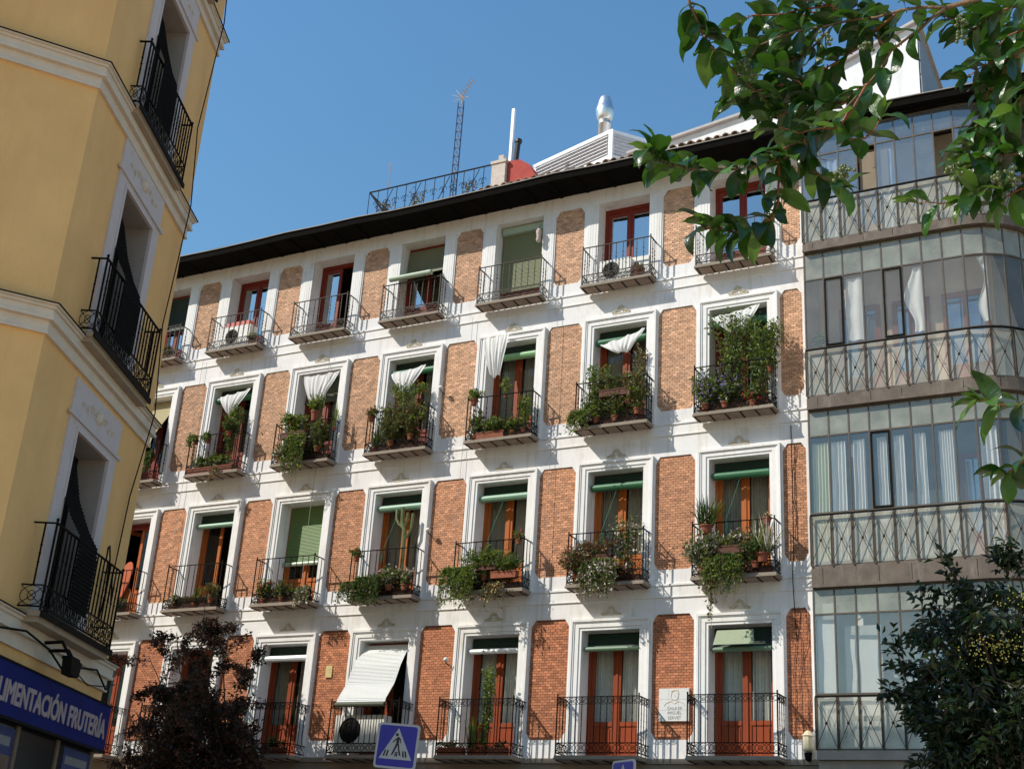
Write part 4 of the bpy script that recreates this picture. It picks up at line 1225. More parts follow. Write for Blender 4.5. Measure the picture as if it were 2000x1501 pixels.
for a, b, pl, nm in cuts:
    hang("curtain", "white hanging curtain strip in the %s pane from the left, third gallery from top" % nm, a, b, 8.2, 10.6, CLOTH if nm != "first" else mat("cream_curtain", (.55, .56, .38), .9), pl, .022, off=-.10)
hang("curtain", "tall white blind in the first pane of the lowest gallery", .1, .95, 4.8, 7.4, CLOTH, .5, .006, off=-.09)
hang("curtain", "wide white blind in the second to fourth pane of the lowest gallery", 1.25, 2.95, 4.8, 7.0, CLOTH, .5, .006, off=-.30)
hang("curtain", "bluish curtain in the second pane of the top gallery", 1.1, 1.9, 15.1, 17.0, mat("blue_curtain", (.42, .48, .58), .9), 2, .02, off=-.1)
hang("curtain", "bluish curtain in the fifth pane of the top gallery", 4.15, 4.9, 15.1, 17.0, mat("blue_curtain", (.42, .48, .58), .9), 2, .02, off=-.1)
m = MB(); m.box(0, w_*1.5, 0, .03, 0, .9); m.box(.29, .32, -.01, -.0005, .5, .72)
p, _ = gpath(2.6)
tag(m.build("window_board", mat("brown_card", (.24, .19, .13), .9, .1, 6), None, (p.x+.2, p.y+.06, 16.1)), "brown board behind the open pane of the top gallery", "board")
plant("house_plant", "green pot plant at the left end of the second gallery from top", (.92, -.30, 12.60), "bush", .35, .40, "green", n=140, pot=(.07, .06), seed=901, grp="plants in the glazed gallery")

# ------------------------------------------------------------------ on the roof
t = thing("roof_terrace_railing", "thin iron railing with scrolls along the roof terrace above the eave", "railing", (-9.7, .8, 18.6))
m = MB(); x0, x1 = -1.95, 1.95
for z in (1.15, .12):
    m.bar((x0, 0, z), (x1+.35, 0, z), .03)
    m.bar((x0, 0, z), (x0-.1, 1.6, z), .025)
m.build("rails", IRON, t)
m = MB(); m.bar((0, 0, .13), (0, 0, 1.14), .014); bm_ = m.mesh("baluster", IRON)
for i in range(14):
    link("baluster", bm_, t, (x0+i*.30, 0, 0))
m = MB()
for i in range(12):
    cx_ = x0+.28+i*.30
    for s in (-1, 1):
        m.tube([(cx_+s*.04+.07*math.cos(a)*s, 0, .72+.09*math.sin(a)) for a in [k_*PI/5 for k_ in range(9)]], .008, 4)
    if i % 3 == 1:
        m.bar((cx_-.25, 0, .2), (cx_+.18, 0, 1.1), .014)
m.bar((x0+.05, 0, 1.1), (x0+.6, 0, .35), .05)
m.build("scrolls", IRON, t)
for i, (xx_, w2, dsc) in enumerate(((-11.35, .55, "dry straggling plant at the left end of the roof terrace"), (-10.2, .5, "bare twiggy plant in the middle of the roof terrace"), (-8.6, .5, "dry twigs by the lattice mast on the roof terrace"))):
    plant("terrace_plant", dsc, (xx_, 1.05, 18.6), "climb", w2, .85, "dry", n=60, leaf=.06, seed=700+i, grp="plants on the roof terrace")
t = thing("lattice_mast", "blue black lattice mast with a small television aerial on the roof", "mast", (-8.98, .9, 18.6))
m = MB(); tri = [(.10*math.cos(a), .10*math.sin(a)) for a in (PI/2, PI/2+2*PI/3, PI/2+4*PI/3)]
for a in tri:
    m.tube([(a[0], a[1], 0), (a[0], a[1], 3.45)], .013, 5)
for i in range(13):
    z = .2+i*.26
    for a, b in zip(tri, tri[1:]+tri[:1]):
        m.bar((a[0], a[1], z), (b[0], b[1], z), .012); m.bar((a[0], a[1], z), (b[0], b[1], z+.26 if i < 12 else z), .010)
m.build("lattice", mat("navy_iron", (.02, .03, .09), .5), t)
m = MB(); m.tube([(0, 0, 3.4), (0, 0, 3.75)], .02, 5); m.tube([(-.05, 0, 3.62), (.28, 0, 4.12)], .016, 5)
for i in range(7):
    q = i/6; c = Vector((-.05+.33*q, 0, 3.62+.5*q)); m.tube([c+Vector((-.02, -.14, .0)), c+Vector((.02, .14, 0))], .006, 4)
for s in ((-.32, .12), (-.28, -.1), (-.22, .25), (.2, -.06)):
    m.tube([(0, 0, 3.62), (s[0], .0, 3.66+s[1])], .008, 4)
m.build("aerial", mat("rusty_cream", (.45, .33, .26), .7), t)
t = thing("roof_chimney", "white brick chimney with a red rendered cowl and a thin white pole", "chimney", (-7.5, .9, 18.4))
m = MB(); m.box(-.26, .14, -.2, .3, 0, 1.28); m.box(-.29, .17, -.23, .33, 1.281, 1.36); m.box(-.16, -.02, -.05, .1, 1.42, 1.62); m.build("stack", mat("whitewashed_brick", (.58, .50, .43), .9, .15, 12, .5, 30), t)
m = MB()
m.prism([(.175, .1), (.98, .1), (.98, .76), (.80, 1.10), (.5, 1.32), (.175, 1.34)], -.1, .3); m.build("red_cowl", mat("red_render", (.40, .055, .04), .85, .2, 5), t)
m = MB(); m.box(.12, .20, -.03, .05, 1.40, 3.02); m.build("pole", WHITEMETAL, t)
m = MB(); m.tube([(.32, .0, 1.25), (.36, .0, 1.95)], .075, 10); m.lathe((.365, 0, 1.90), [(.08, 0), (.10, .02), (.10, .10), (.05, .14), (.01, .15)], 10); m.build("stove_pipe", mat("black_pipe", (.02, .02, .02), .5), t)
t = thing("thin_roof_mast", "thin pale pole standing at the left end of the roof terrace", "pole", (-11.35, 1.2, 18.6))
m = MB(); m.tube([(0, 0, 0), (.02, 0, 2.3)], .012, 5); m.tube([(-.06, 0, 2.2), (.08, 0, 2.25)], .008, 4); m.build("pole", mat("pinkish_grey", (.42, .33, .33), .7), t)
# louvred plant box with a metal flue
t = thing("louvre_box", "white louvred plant housing on the roof with slatted sides", "roof housing", (-4.77, 1.57, 18.2))
dirL = Vector((-2.61, .78, 0)); dirR = Vector((.62, .72, 0))*1.25
m = MB()
P0, PL, PR, PB = Vector((0, 0, 0)), dirL, dirR, dirL+dirR
m.plan([(P.x*.97, P.y*.97+.03) for P in (PL, P0, PR, PB)], .2, 2.22)
for P in (P0, PL*.995, PR*.995):
    m.bar((P.x, P.y, 0), (P.x, P.y, 2.32), .12)
for a, b in ((P0, PL), (P0, PR)):
    m.bar((a.x, a.y, 2.28), (b.x, b.y, 2.28), .10, .09); m.bar((a.x, a.y, 1.42), (b.x, b.y, 1.42), .10, .30)
m.build("housing", WHITEMETAL, t)
n_ = 0
for a, b in ((P0, PL), (P0, PR)):
    for i in range(6):
        z = 1.63+i*.105
        s = MB(); nn = Vector(((b-a).y, -(b-a).x, 0)).normalized()
        if nn.y > 0: nn = -nn
        q0, q1 = a+(b-a)*.03, a+(b-a)*.97
        s.face([(q0+nn*.06)[:2]+(z,), (q1+nn*.06)[:2]+(z,), (q1-nn*.02)[:2]+(z+.08,), (q0-nn*.02)[:2]+(z+.08,)])
        s.face([(q0+nn*.06)[:2]+(z-.012,), (q0-nn*.02)[:2]+(z+.068,), (q1-nn*.02)[:2]+(z+.068,), (q1+nn*.06)[:2]+(z-.012,)])
        s.face([(q0+nn*.06)[:2]+(z-.012,), (q1+nn*.06)[:2]+(z-.012,), (q1+nn*.06)[:2]+(z,), (q0+nn*.06)[:2]+(z,)])
        s.build("louvre", WHITEMETAL, t)
m = MB(); m.plan([(P.x*.95+.0, P.y*.95+.06) for P in (PL, P0, PR, PB)], 1.55, 2.2); m.build("shadow_gap", IRON, t)
p = px(1180, 262, 2.2)
t = thing("metal_flue", "shiny galvanised flue pipe with a bulging cowl above the louvred housing", "flue", (p.x, 2.2, 20.0))
h0 = p.z-20.0
m = MB(); m.lathe((0, 0, 0), [(.16, 0), (.16, h0+.28), (.17, h0+.285), (.17, h0+.30), (.16, h0+.305), (.16, h0+.42)], 16); m.build("pipe", METAL, t, smooth=True)
m = MB(); m.lathe((0, 0, h0+.40), [(.16, 0), (.21, .10), (.245, .26), (.25, .36), (.235, .38), (.19, .58), (.15, .72), (.12, .76), (.01, .77)], 18); m.build("cowl", METAL, t, smooth=True)
# white attic storey
t = thing("white_attic", "white rendered attic storey rising behind the tiled eave on the right", "attic", (0, .8, 18.0))
m = MB(); m.prism([(-3.85, 0), (3.06, 0), (3.09, 2.92), (-.62, 1.53), (-3.85, 1.10)], 0, 3.4); m.build("wall", mat("bright_render", (.80, .80, .82), .85, .04, 2, .2, 60, stain=(.62, .60, .58), stscale=1.1, stlo=.5, sthi=.85, streak=(.60, .57, .54)), t)
m = MB(); m.bar((-3.95, -.05, 1.13), (-.62, -.05, 1.58), .12, .07); m.bar((-.62, -.05, 1.58), (3.12, -.05, 2.98), .12, .07); m.bar((3.14, -.05, 2.94), (3.14, 3.4, 2.94), .10, .07); m.build("coping", mat("grey_coping", (.45, .43, .42), .8, .1, 6), t)
m = MB(); m.box(3.10, 3.125, .02, 3.3, .3, 1.55); m.box(3.10, 3.118, .02, 3.3, 1.58, 2.85); m.build("shade_side", mat("slate_blue_shade", (.20, .24, .28), .6, .08, 3), t)  # shade of the white right face put in as slate blue
# ------------------------------------------------------------------ yellow corner building on the left
A2, B2 = Vector((-4.75, -14.57)), Vector((-6.41, -10.97))
DV = (B2-A2).normalized(); CL = (B2-A2).length
RZ = math.atan2(DV.y, DV.x)
NB = thing("corner_building", "yellow rendered corner building in shade with black iron balconies", "building", (A2.x, A2.y, 0), RZ)
def w2l(p):
    d = Vector(p)-A2
    return (d.x*DV.x+d.y*DV.y, -d.x*DV.y+d.y*DV.x)
LD = Vector((-.58, -.815)).normalized()
A_l = lambda s: A2+LD*s
H1, H2 = 18.75, 22.5
OX0, OX1 = CL/2-.58, CL/2+.58
m = MB()
back = [w2l(q) for q in (B2, (-26, -10.97), (-26, -32), A_l(18))]
ring = [(0, 0), (CL, 0)]
LC = {1: 4.48, 2: 8.06, 3: 11.56, 4: 15.06}
m2 = [(OX0, OX1, LC[f]+.02, LC[f]+(2.50 if f < 4 else 2.4)) for f in (1, 2, 3, 4)]
# chamfered front with its openings
zs = sorted({0.0, H1, *[q for o in m2 for q in o[2:]]})
for za, zb in zip(zs[:-1], zs[1:]):
    op = any(o[2] <= za+1e-6 and zb <= o[3]+1e-6 for o in m2)
    for xa, xb in ((0, OX0), (OX0, OX1), (OX1, CL)):
        if op and xa == OX0:
            continue
        m.face([(xa, 0, za), (xb, 0, za), (xb, 0, zb), (xa, 0, zb)])
for x0, x1, z0, z1 in m2:
    m.face([(x0, 0, z0), (x0, .45, z0), (x0, .45, z1), (x0, 0, z1)], 1); m.face([(x1, 0, z0), (x1, 0, z1), (x1, .45, z1), (x1, .45, z0)], 1)
    m.face([(x0, 0, z1), (x0, .4, z1), (x1, .4, z1), (x1, 0, z1)], 1); m.face([(x0, 0, z0), (x1, 0, z0), (x1, .4, z0), (x0, .4, z0)], 1)
poly = [(CL, 0)]+back[1:]+[(0, 0)]
for p, q in zip(poly[:-1], poly[1:]):
    m.face([(p[0], p[1], 0), (q[0], q[1], 0), (q[0], q[1], H1), (p[0], p[1], H1)])
m.face([(p[0], p[1], H1) for p in [(0, 0)]+poly[:-1]])
m.build("wall", [YELLOW, mat("grey_reveal", (.33, .29, .26), .9, .1, 4)], NB)
m = MB(); m.plan([w2l(q) for q in (A2+LD*.02, Vector((-9, -17)), Vector((-15.5, -22.0)), A_l(8.0))], H1, H2); m.build("attic", YELLOW, NB)  # unseen upper block, added so its shadow falls on the privet tree
# string courses round chamfer and left face
def course(z, prof):
    k = MB(); a1 = w2l(A_l(18))
    n1 = Vector((0, -1)); lv = Vector(a1).normalized(); n2 = Vector((lv.y, -lv.x))
    if n2.y > 0: n2 = -n2
    bis = (n1+n2).normalized(); sc = 1/bis.dot(n1)
    for z0, z1, o in prof:
        c0 = bis*o*sc
        pts = [Vector((CL+o, -o)), c0, Vector(a1)+n2*o]
        inn = [Vector((CL, 0)), Vector((0, 0)), Vector(a1)]
        for i in range(2):
            P, Q, p, q = pts[i], pts[i+1], inn[i], inn[i+1]
            k.face([(P.x, P.y, z+z0), (Q.x, Q.y, z+z0), (Q.x, Q.y, z+z1), (P.x, P.y, z+z1)])
            k.face([(p.x, p.y, z+z0), (q.x, q.y, z+z0), (Q.x, Q.y, z+z0), (P.x, P.y, z+z0)])
            k.face([(P.x, P.y, z+z1), (Q.x, Q.y, z+z1), (q.x, q.y, z+z1), (p.x, p.y, z+z1)])
        k.face([(CL+o, -o, z+z0), (CL, .6, z+z0), (CL, .6, z+z1), (CL+o, -o, z+z1)])
    return k
for f in (1, 2, 3, 4):
    course(LC[f], ((-.02, 0, .13), (-.06, -.021, .10), (-.16, -.061, .075), (-.20, -.161, .09), (-.34, -.201, .03), (-.37, -.341, .045))).build("string_course", CREAM, NB)
    k = course(LC[f], ((.0005, .012, .145),)); k.build("lead_flashing", IRON, NB)
for f in (1, 2, 3, 4):
    z = LC[f]; zt = m2[f-1][3]
    k = MB()
    for s in (-1, 1):
        a, b = sorted((CL/2+s*.58, CL/2+s*.87)); k.box(a, b, -.03, -.0005, z+.015, zt)
        a, b = sorted((CL/2+s*.58, CL/2+s*.63)); k.box(a, b, -.045, -.0305, z+.015, zt)
    k.box(CL/2-.87, CL/2+.87, -.03, -.0005, zt+.001, z+3.13 if f < 4 else zt+.3); k.box(CL/2-.95, CL/2+.95, -.06, -.0305, zt+.12, zt+.17); k.box(CL/2-.63, CL/2+.63, -.045, -.0305, zt+.001, zt+.05)
    sr = k.build("window_surround", LILAC, NB)
    if f < 4:
        k = MB(); rnd = random.Random(f)
        for s in (-1, 1):
            for q in range(4):
                cx_, cz_, R = CL/2+s*(.10+.15*q), zt+.38+.04*math.sin(q*2), .075-.01*q
                k.tube([(cx_+s*(R*(1-i/16))*math.cos(i*.75), -.036, cz_+R*(1-i/16)*math.sin(i*.75)) for i in range(13)], .010, 5, 0, .005)
        k.lathe((CL/2, -.035, zt+.30), [(.01, 0), (.05, .04), (.06, .12), (.03, .18), (.01, .20)], 8)
        k.build("relief", CREAM, sr)
    # black door with slatted shutters
    d = MB(); d.box(OX0+.001, OX1-.001, .38, .44, z+.03, zt-.001); dr = d.build("window_door", mat("black_door", (.005, .005, .005), .8, spec=.1), NB)
    sh = MB(); hw = .50
    sh.box(0, .05, 0, .035, z+.06, zt-.02); sh.box(hw-.05, hw, 0, .035, z+.06, zt-.02); sh.box(.0501, hw-.0501, 0, .035, z+.06, z+.15); sh.box(.0501, hw-.0501, 0, .035, zt-.12, zt-.02)
    for i in range(30):
        zz = z+.17+i*(zt-z-.32)/30
        sh.face([(.05, -.004, zz), (hw-.05, -.004, zz), (hw-.05, .036, zz+.055), (.05, .036, zz+.055)])
    sm = sh.mesh("shutter", mat("black_shutter", (.005, .005, .005), .8, spec=.1))
    link("shutter", sm, dr, (OX0+.02, .29, 0), (0, 0, rad(3)))
# black blinds slung out over the railings
for f, d, nm in ((1, .30, "lowest"), (2, .235, "middle"), (3, .19, "upper"), (4, .19, "topmost")):
    z = LC[f]; zt = m2[f-1][3]
    prof = [(.26, zt-.02), (.16, zt-.25), (.02, zt-.75), (-d*.6, z+1.35), (-d-.03, z+1.13), (-d-.05, z+.95), (-d-.045, z+.25)]
    t = thing("window_blind", "black hanging blind slung over the %s railing of the yellow building" % nm, "blind", (A2.x, A2.y, 0), RZ, "black blinds on the yellow building")
    sheet(prof, .3, .05, .006, OX0-.03, OX0+.62).build("slat_mat", mat("black_blind", (.006, .006, .006), .9, spec=.1), t)
# balconies
for f, d, hw in ((1, .30, 1.22), (2, .235, 1.16), (3, .19, 1.06), (4, .19, 1.06)):
    z = LC[f]+.03; c = CL/2
    s = MB(); s.box(c-hw, c+hw, -d, -.0461, z-.035, z+.03); s.box(c-hw+.03, c+hw-.03, -d+.03, -.0462, z-.10, z-.0351)
    slab = s.build("balcony", [mat("tan_slab", (.36, .28, .20), .9, .1, 5)], NB)  # one even tan over the whole slab
    s = MB(); s.box(c-hw-.01, c+hw+.01, -d-.02, -d-.0005, z-.04, z+.035); s.build("iron_edge", IRON, slab)
    h = 1.05
    hh = h-.30-.016
    bmsh = baluster_mesh(hh, .017)
    railing(slab, c, hw, d, z+.03, h, 20, IRON, w=.018, single=True, bm_=bmsh, low=.30)
# shop sign along the chamfer
t = thing("shop_sign", "blue shop sign board with white capital letters on the yellow corner building", "sign", (A2.x, A2.y, 3.33), RZ)
m = MB(); m.box(-.45, CL+.02, -.16, -.0, 0, .57); m.build("board", mat("blue_sign", (.010, .015, .12), .8, .15, 2, spec=.15), t)
m = MB(); m.box(-.46, CL+.03, -.17, -.0, -.035, -.0005); m.box(-.46, CL+.03, -.17, 0, .5705, .595); m.build("trim", IRON, t)
LET = mat("white_letters", (.40, .31, .31), .8, spec=.1)
me = text_mesh("ALIMENTACIÓN FRUTERÍA", .34, "lettering", LET, .006)
mv = [tuple(v.co) for v in me.vertices]; mf = [tuple(p.vertices) for p in me.polygons]; nv = len(mv)
SH = ((0, 0, 0), (.011, .0, .0006), (-.011, 0, .0012), (.0, .010, .0018), (0, -.010, .0024))
me = bpy.data.meshes.new("lettering"); me.from_pydata([(v[0]+a, v[1]+b, v[2]+c_) for a, b, c_ in SH for v in mv], [], [tuple(i+k*nv for i in f_) for k in range(5) for f_ in mf]); me.materials.append(LET)
xs = [v.co.x for v in me.vertices]; wid = max(xs)-min(xs)
o = link("lettering", me, t, (2.0, -.166, .25), (PI/2, 0, 0)); o.scale = (3.72/wid, 1.0, 1)
# shop window below
m = MB(); m.box(.15, CL-.15, -.05, -.002, 0, 3.2); t = m.build("shop_window", mat("dark_glass", (.015, .014, .013), .15), NB, (0, 0, .1))
for x in (.15, 1.35, 2.6, CL-.15):
    m = MB(); m.box(x-.04, x+.04, -.075, -.0505, 0, 3.2); m.build("post", mat("shop_frame", (.16, .11, .07), .6), t)
for x, (c1, c2, c3) in ((.35, ((.01, .025, .12), (.13, .08, .05), (.15, .035, .02))), (2.85, ((.012, .03, .13), (.16, .13, .07), (.17, .03, .02)))):
    m = MB()
    m.box(x, x+.95, -.056, -.0505, 2.3, 3.15, 0); m.box(x+.03, x+.92, -.0575, -.0562, 2.35, 2.85, 1); m.box(x+.35, x+.62, -.0588, -.0577, 2.35, 2.75, 2); m.box(x+.08, x+.85, -.0575, -.0562, 2.95, 3.05, 3)
    m.build("poster", [mat("poster_%d_%d" % (x*100, i), c, .5, .2, 8) for i, c in enumerate((c1, c2, c3, (.2, .2, .2)))], t)
# lamp over the sign, with its wires
t = thing("sign_floodlight", "black floodlight on a bracket above the blue shop sign", "lamp", (A2.x, A2.y, 4.05), RZ)
m = MB(); m.tube([(1.55, 0, .25), (1.55, -.30, .28), (1.60, -.42, .10)], .022, 6); m.tube([(1.85, 0, .22), (1.80, -.30, .22), (1.72, -.42, .08)], .022, 6); m.build("bracket", IRON, t)
m = MB(); m.prism([(1.54, -.10), (1.80, -.10), (1.84, .08), (1.50, .08)], -.48, -.36); m.prism([(1.50, .0805), (1.84, .0805), (1.80, .12), (1.54, .12)], -.46, -.34); m.build("housing", IRON, t)
def cable2(label, pts, r=.008):
    k = MB(); k.tube(pts, r, 5)
    tag(k.build("cable", IRON, None, (A2.x, A2.y, 0), (0, 0, RZ)), label, "cable", "cables on the building fronts")
cable2("black cable hanging down the edge of the yellow building", [(CL-.35, -.05, 17), (CL-.33, -.16, 15.1), (CL-.35, -.04, 13), (CL-.34, -.15, 11.6), (CL-.36, -.05, 9.5), (CL-.32, -.16, 8.1), (CL-.40, -.04, 6.8), (CL-.5, -.04, 5.6), (CL-.55, -.1, 5.2)], .010)
cable2("tangled black cable looping above the blue sign", [(.2, -.1, 4.22), (.8, -.16, 4.30), (1.5, -.18, 4.22), (2.0, -.2, 4.05), (2.6, -.18, 4.2), (3.2, -.16, 4.28), (3.8, -.1, 4.12)], .014)
cable2("thin looping wire from the lowest yellow balcony to the wall", [(2.3, -.36, 5.55), (2.45, -.30, 5.75), (2.75, -.2, 5.85), (3.1, -.1, 5.75), (3.25, -.06, 5.3), (3.2, -.05, 4.9)], .012)
cable2("sagging wire stretched along the first string course", [(2.2, -.2, 4.15), (2.8, -.22, 4.02), (3.4, -.2, 4.10), (4.0, -.14, 4.22)], .008)

# ------------------------------------------------------------------ traffic signs
def crossing_sign(name, label, loc, rz, tilt, ztop, size=.60):
    t = thing(name, label, "sign", (loc[0], loc[1], 0), rz, "pedestrian crossing signs")
    h = size/2
    BL = mat("sign_blue", (.022, .012, .30), .4, .06, 4); WH = mat("sign_white", (.52, .47, .45), .5, .05, 5); BK = mat("sign_black", (.012, .012, .014), .5)
    def rr(s, r, n=5):
        pts = []
        for cx_, cz_, a0 in ((s-r, -s+r, -PI/2), (s-r, s-r, 0), (-s+r, s-r, PI/2), (-s+r, -s+r, PI)):
            pts += [(cx_+r*math.cos(a0+PI/2*i/n), cz_+r*math.sin(a0+PI/2*i/n)) for i in range(n+1)]
        return pts
    lo, ro = (0, 0, ztop-h), (0, tilt, 0)
    m = MB(); m.prism(rr(h, .05), -.004, .02); m.build("plate", WH, t, lo, ro)
    m = MB(); m.prism(rr(h*.90, .035), -.006, -.0042); m.build("blue_field", BL, t, lo, ro)
    k = h/.3
    m = MB(); m.prism([(-.235*k, -.175*k), (.235*k, -.175*k), (0, .24*k)], -.008, -.0062); m.build("white_triangle", WH, t, lo, ro)
    m = MB(); Yf, Yb = -.0095, -.0082
    def poly(p): m.prism([(a*k, b*k) for a, b in p], Yf, Yb)
    n = 14
    poly([(-.012+.022*math.cos(2*PI*i/n), .150+.022*math.sin(2*PI*i/n)) for i in range(n)])
    poly([(-.012, .035), (.028, .035), (.030, .118), (.012, .124), (-.010, .110)])                    # trunk
    poly([(-.014, .108), (-.060, .058), (-.066, .048), (-.056, .042), (-.010, .086)])            # back arm
    poly([(.030, .115), (.056, .085), (.056, .040), (.046, .040), (.043, .078), (.024, .095)])       # front arm
    poly([(-.012, .034), (-.066, -.120), (-.044, -.122), (.012, .010), (.016, .034)])                # rear leg
    poly([(.002, .034), (.014, .010), (.030, -.060), (.052, -.124), (.076, -.120), (.046, -.04), (.030, .034)])  # fore leg
    for i, x in enumerate((-.150, -.112, -.005, .018, .100, .134)):
        s = x*.22
        poly([(x-.013+s*.6, -.140), (x+.011+s*.6, -.140), (x+.011-s*.0, -.060), (x-.011-s*.0, -.060)] if abs(x) > .05 else [(x-.009, -.135), (x+.009, -.135), (x+.008, -.075), (x-.008, -.075)])
    m.build("walking_figure", BK, t, lo, ro)
    m = MB(); m.tube([(0, .055, 0), (0, .055, ztop-.04)], .03, 10); m.build("pole", METAL, t)
    m = MB(); m.box(-.06, .06, .0205, .055, ztop-.22, ztop-.17); m.box(-.06, .06, .0205, .055, ztop-.48, ztop-.43); m.build("clamp", METAL, t)
p = px(779, 1412, -9.0)
crossing_sign("pedestrian_sign", "blue pedestrian crossing sign with walking figure, tilted, below the silver blind", (p.x, -9.0), rad(14), rad(3.0), p.z+.0)
p = px(1218, 1483, -9.0)
crossing_sign("pedestrian_sign", "top of a second blue crossing sign seen from the side at the bottom edge", (p.x, -9.0), rad(-34), 0, p.z, .5)

# ------------------------------------------------------------------ trees
def limb(mb, pts, r0, r1, n=6):
    mb.tube(pts, r0, n, 0, r1)
def wiggle(a, b, rnd, k=4, amp=.06):
    L0 = (b-a).length
    return [a]+[a.lerp(b, i/k)+Vector((rnd.uniform(-1, 1), rnd.uniform(-1, 1), rnd.uniform(-1, 1)))*amp*L0 for i in range(1, k)]+[b]
def street_tree(name, label, base, hub, tips, leafmats, wts, nleaf, lsize, spread, seed, r0=.12, elong=.5, droop=.3, flowers=None, cat="tree"):
    rnd = random.Random(seed)
    t = thing(name, label, cat, base)
    b = Vector(base)
    tr, br, lf = MB(), MB(), MB()
    hub = Vector(hub)-b
    limb(tr, wiggle(Vector((0, 0, 0)), hub, rnd, 5, .03), r0, r0*.6, 9)
    segs = []
    for tip in tips:
        tp = Vector(tip)-b
        pts = wiggle(hub+(tp-hub)*.0, tp, rnd, 5, .07)
        limb(br, pts, r0*.35, .008)
        for q in range(9):
            a = rnd.uniform(.35, 1.0); i = min(4, int(a*5)); p = pts[i].lerp(pts[i+1], a*5-i)
            e = p+Vector((rnd.gauss(0, 1), rnd.gauss(0, .8), rnd.gauss(.15, .8)))*spread
            limb(br, [p, p.lerp(e, .5)+Vector((0, 0, .04)), e], .012, .004, 4)
            segs.append((p, e))
    for i in range(nleaf):
        p, e = rnd.choice(segs); q = p.lerp(e, rnd.random()**.6)
        q = q+Vector((rnd.gauss(0, 1), rnd.gauss(0, 1), rnd.gauss(0, 1)))*spread*.16
        d = ((e-p).normalized()*.5+Vector((rnd.gauss(0, 1), rnd.gauss(0, 1), rnd.gauss(-droop, .8)))*.7).normalized()
        s = lsize*rnd.uniform(.6, 1.25)
        lf.leaf(q, d, Vector((rnd.gauss(0, 1), rnd.gauss(0, 1), 1.0)), s, s*elong*rnd.uniform(.8, 1.2), rnd.choices(range(len(leafmats)), wts)[0])
    tr.build("trunk", BARK, t, smooth=True); br.build("branches", BARK, t)
    stuff(lf.build("crown", leafmats, t))
    if flowers:
        fm, fp, fs = flowers
        fl = MB()
        for c in fp:
            c = Vector(c)-b
            for i in range(fs):
                v = Vector((rnd.gauss(0, 1), rnd.gauss(0, 1), rnd.gauss(0, 1)))
                q = c+Vector((v.x*.16, v.y*.14, v.z*.07-.05*abs(v.x)))
                r = .011
                fl.v += [tuple(q+Vector((r, 0, 0))), tuple(q+Vector((-r*.5, r, -r*.3))), tuple(q+Vector((-r*.5, -r, -r*.3))), tuple(q+Vector((0, 0, r*1.5)))]
                i0 = len(fl.v)-4; fl.f += [(i0, i0+1, i0+3), (i0+1, i0+2, i0+3), (i0+2, i0, i0+3), (i0, i0+2, i0+1)]; fl.m += [0]*4
        stuff(fl.build("flower_panicles", fm, t))
    return t
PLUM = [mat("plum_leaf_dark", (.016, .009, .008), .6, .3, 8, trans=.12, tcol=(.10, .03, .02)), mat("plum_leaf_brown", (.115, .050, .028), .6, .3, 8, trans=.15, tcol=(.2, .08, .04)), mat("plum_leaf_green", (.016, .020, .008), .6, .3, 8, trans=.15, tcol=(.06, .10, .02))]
Yt = -1.7
tp = [px(x, y, Yt+dy) for x, y, dy in ((400, 1185, 0), (420, 1235, .5), (345, 1235, -.3), (290, 1280, .2), (265, 1390, 0), (245, 1450, -.4), (310, 1330, .6), (360, 1300, -.8), (450, 1265, .3), (500, 1290, -.3), (525, 1360, .2), (520, 1430, -.6), (480, 1380, .8), (430, 1350, -.9), (390, 1400, 1.0), (330, 1410, -1.0), (300, 1480, .4), (420, 1470, -.8), (500, 1490, .3), (370, 1490, .9), (460, 1440, 0), (250, 1500, .3), (400, 1280, .2), (330, 1460, 0), (440, 1500, .5), (270, 1440, .8))]
hb = px(390, 1640, Yt)
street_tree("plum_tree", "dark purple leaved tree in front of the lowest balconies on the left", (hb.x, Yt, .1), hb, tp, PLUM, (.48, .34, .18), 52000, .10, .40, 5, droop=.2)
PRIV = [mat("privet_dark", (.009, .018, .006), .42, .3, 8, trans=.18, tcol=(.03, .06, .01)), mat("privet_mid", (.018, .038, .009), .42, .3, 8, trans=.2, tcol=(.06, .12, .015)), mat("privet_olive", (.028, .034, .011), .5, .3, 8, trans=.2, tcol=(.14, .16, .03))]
Yp = -8.0
tp = [px(x, y, Yp+dy) for x, y, dy in ((1770, 1340, .2), (1800, 1290, -.3), (1840, 1250, .3), (1850, 1200, 0), (1880, 1160, .3), (1930, 1130, -.2), (1985, 1095, .2), (1830, 1390, -.5), (1870, 1440, .4), (1900, 1330, -.8), (1950, 1220, .6), (1990, 1180, -.4), (1920, 1400, .6), (1960, 1480, -.4), (1880, 1280, .8), (1990, 1300, .2), (1990, 1400, -.6), (1830, 1200, .8), (1900, 1480, 0), (1960, 1330, .3), (1920, 1180, .7), (1810, 1360, .5), (1950, 1430, .7), (2040, 1150, 0), (2060, 1280, .3), (2060, 1420, 0), (2020, 1490, .2), (1870, 1350, 0), (1930, 1270, -.2))]
hb = px(1990, 1620, Yp)
fp = [px(x, y, -8.5) for x, y in ((1940, 1255), (1965, 1250), (1990, 1262), (1930, 1275), (1915, 1245), (1990, 1165))]
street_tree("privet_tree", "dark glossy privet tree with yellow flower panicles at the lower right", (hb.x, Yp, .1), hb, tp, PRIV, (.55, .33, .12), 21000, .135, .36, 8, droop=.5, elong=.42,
            flowers=(mat("privet_flower", (.46, .40, .08), .8), fp, 42))
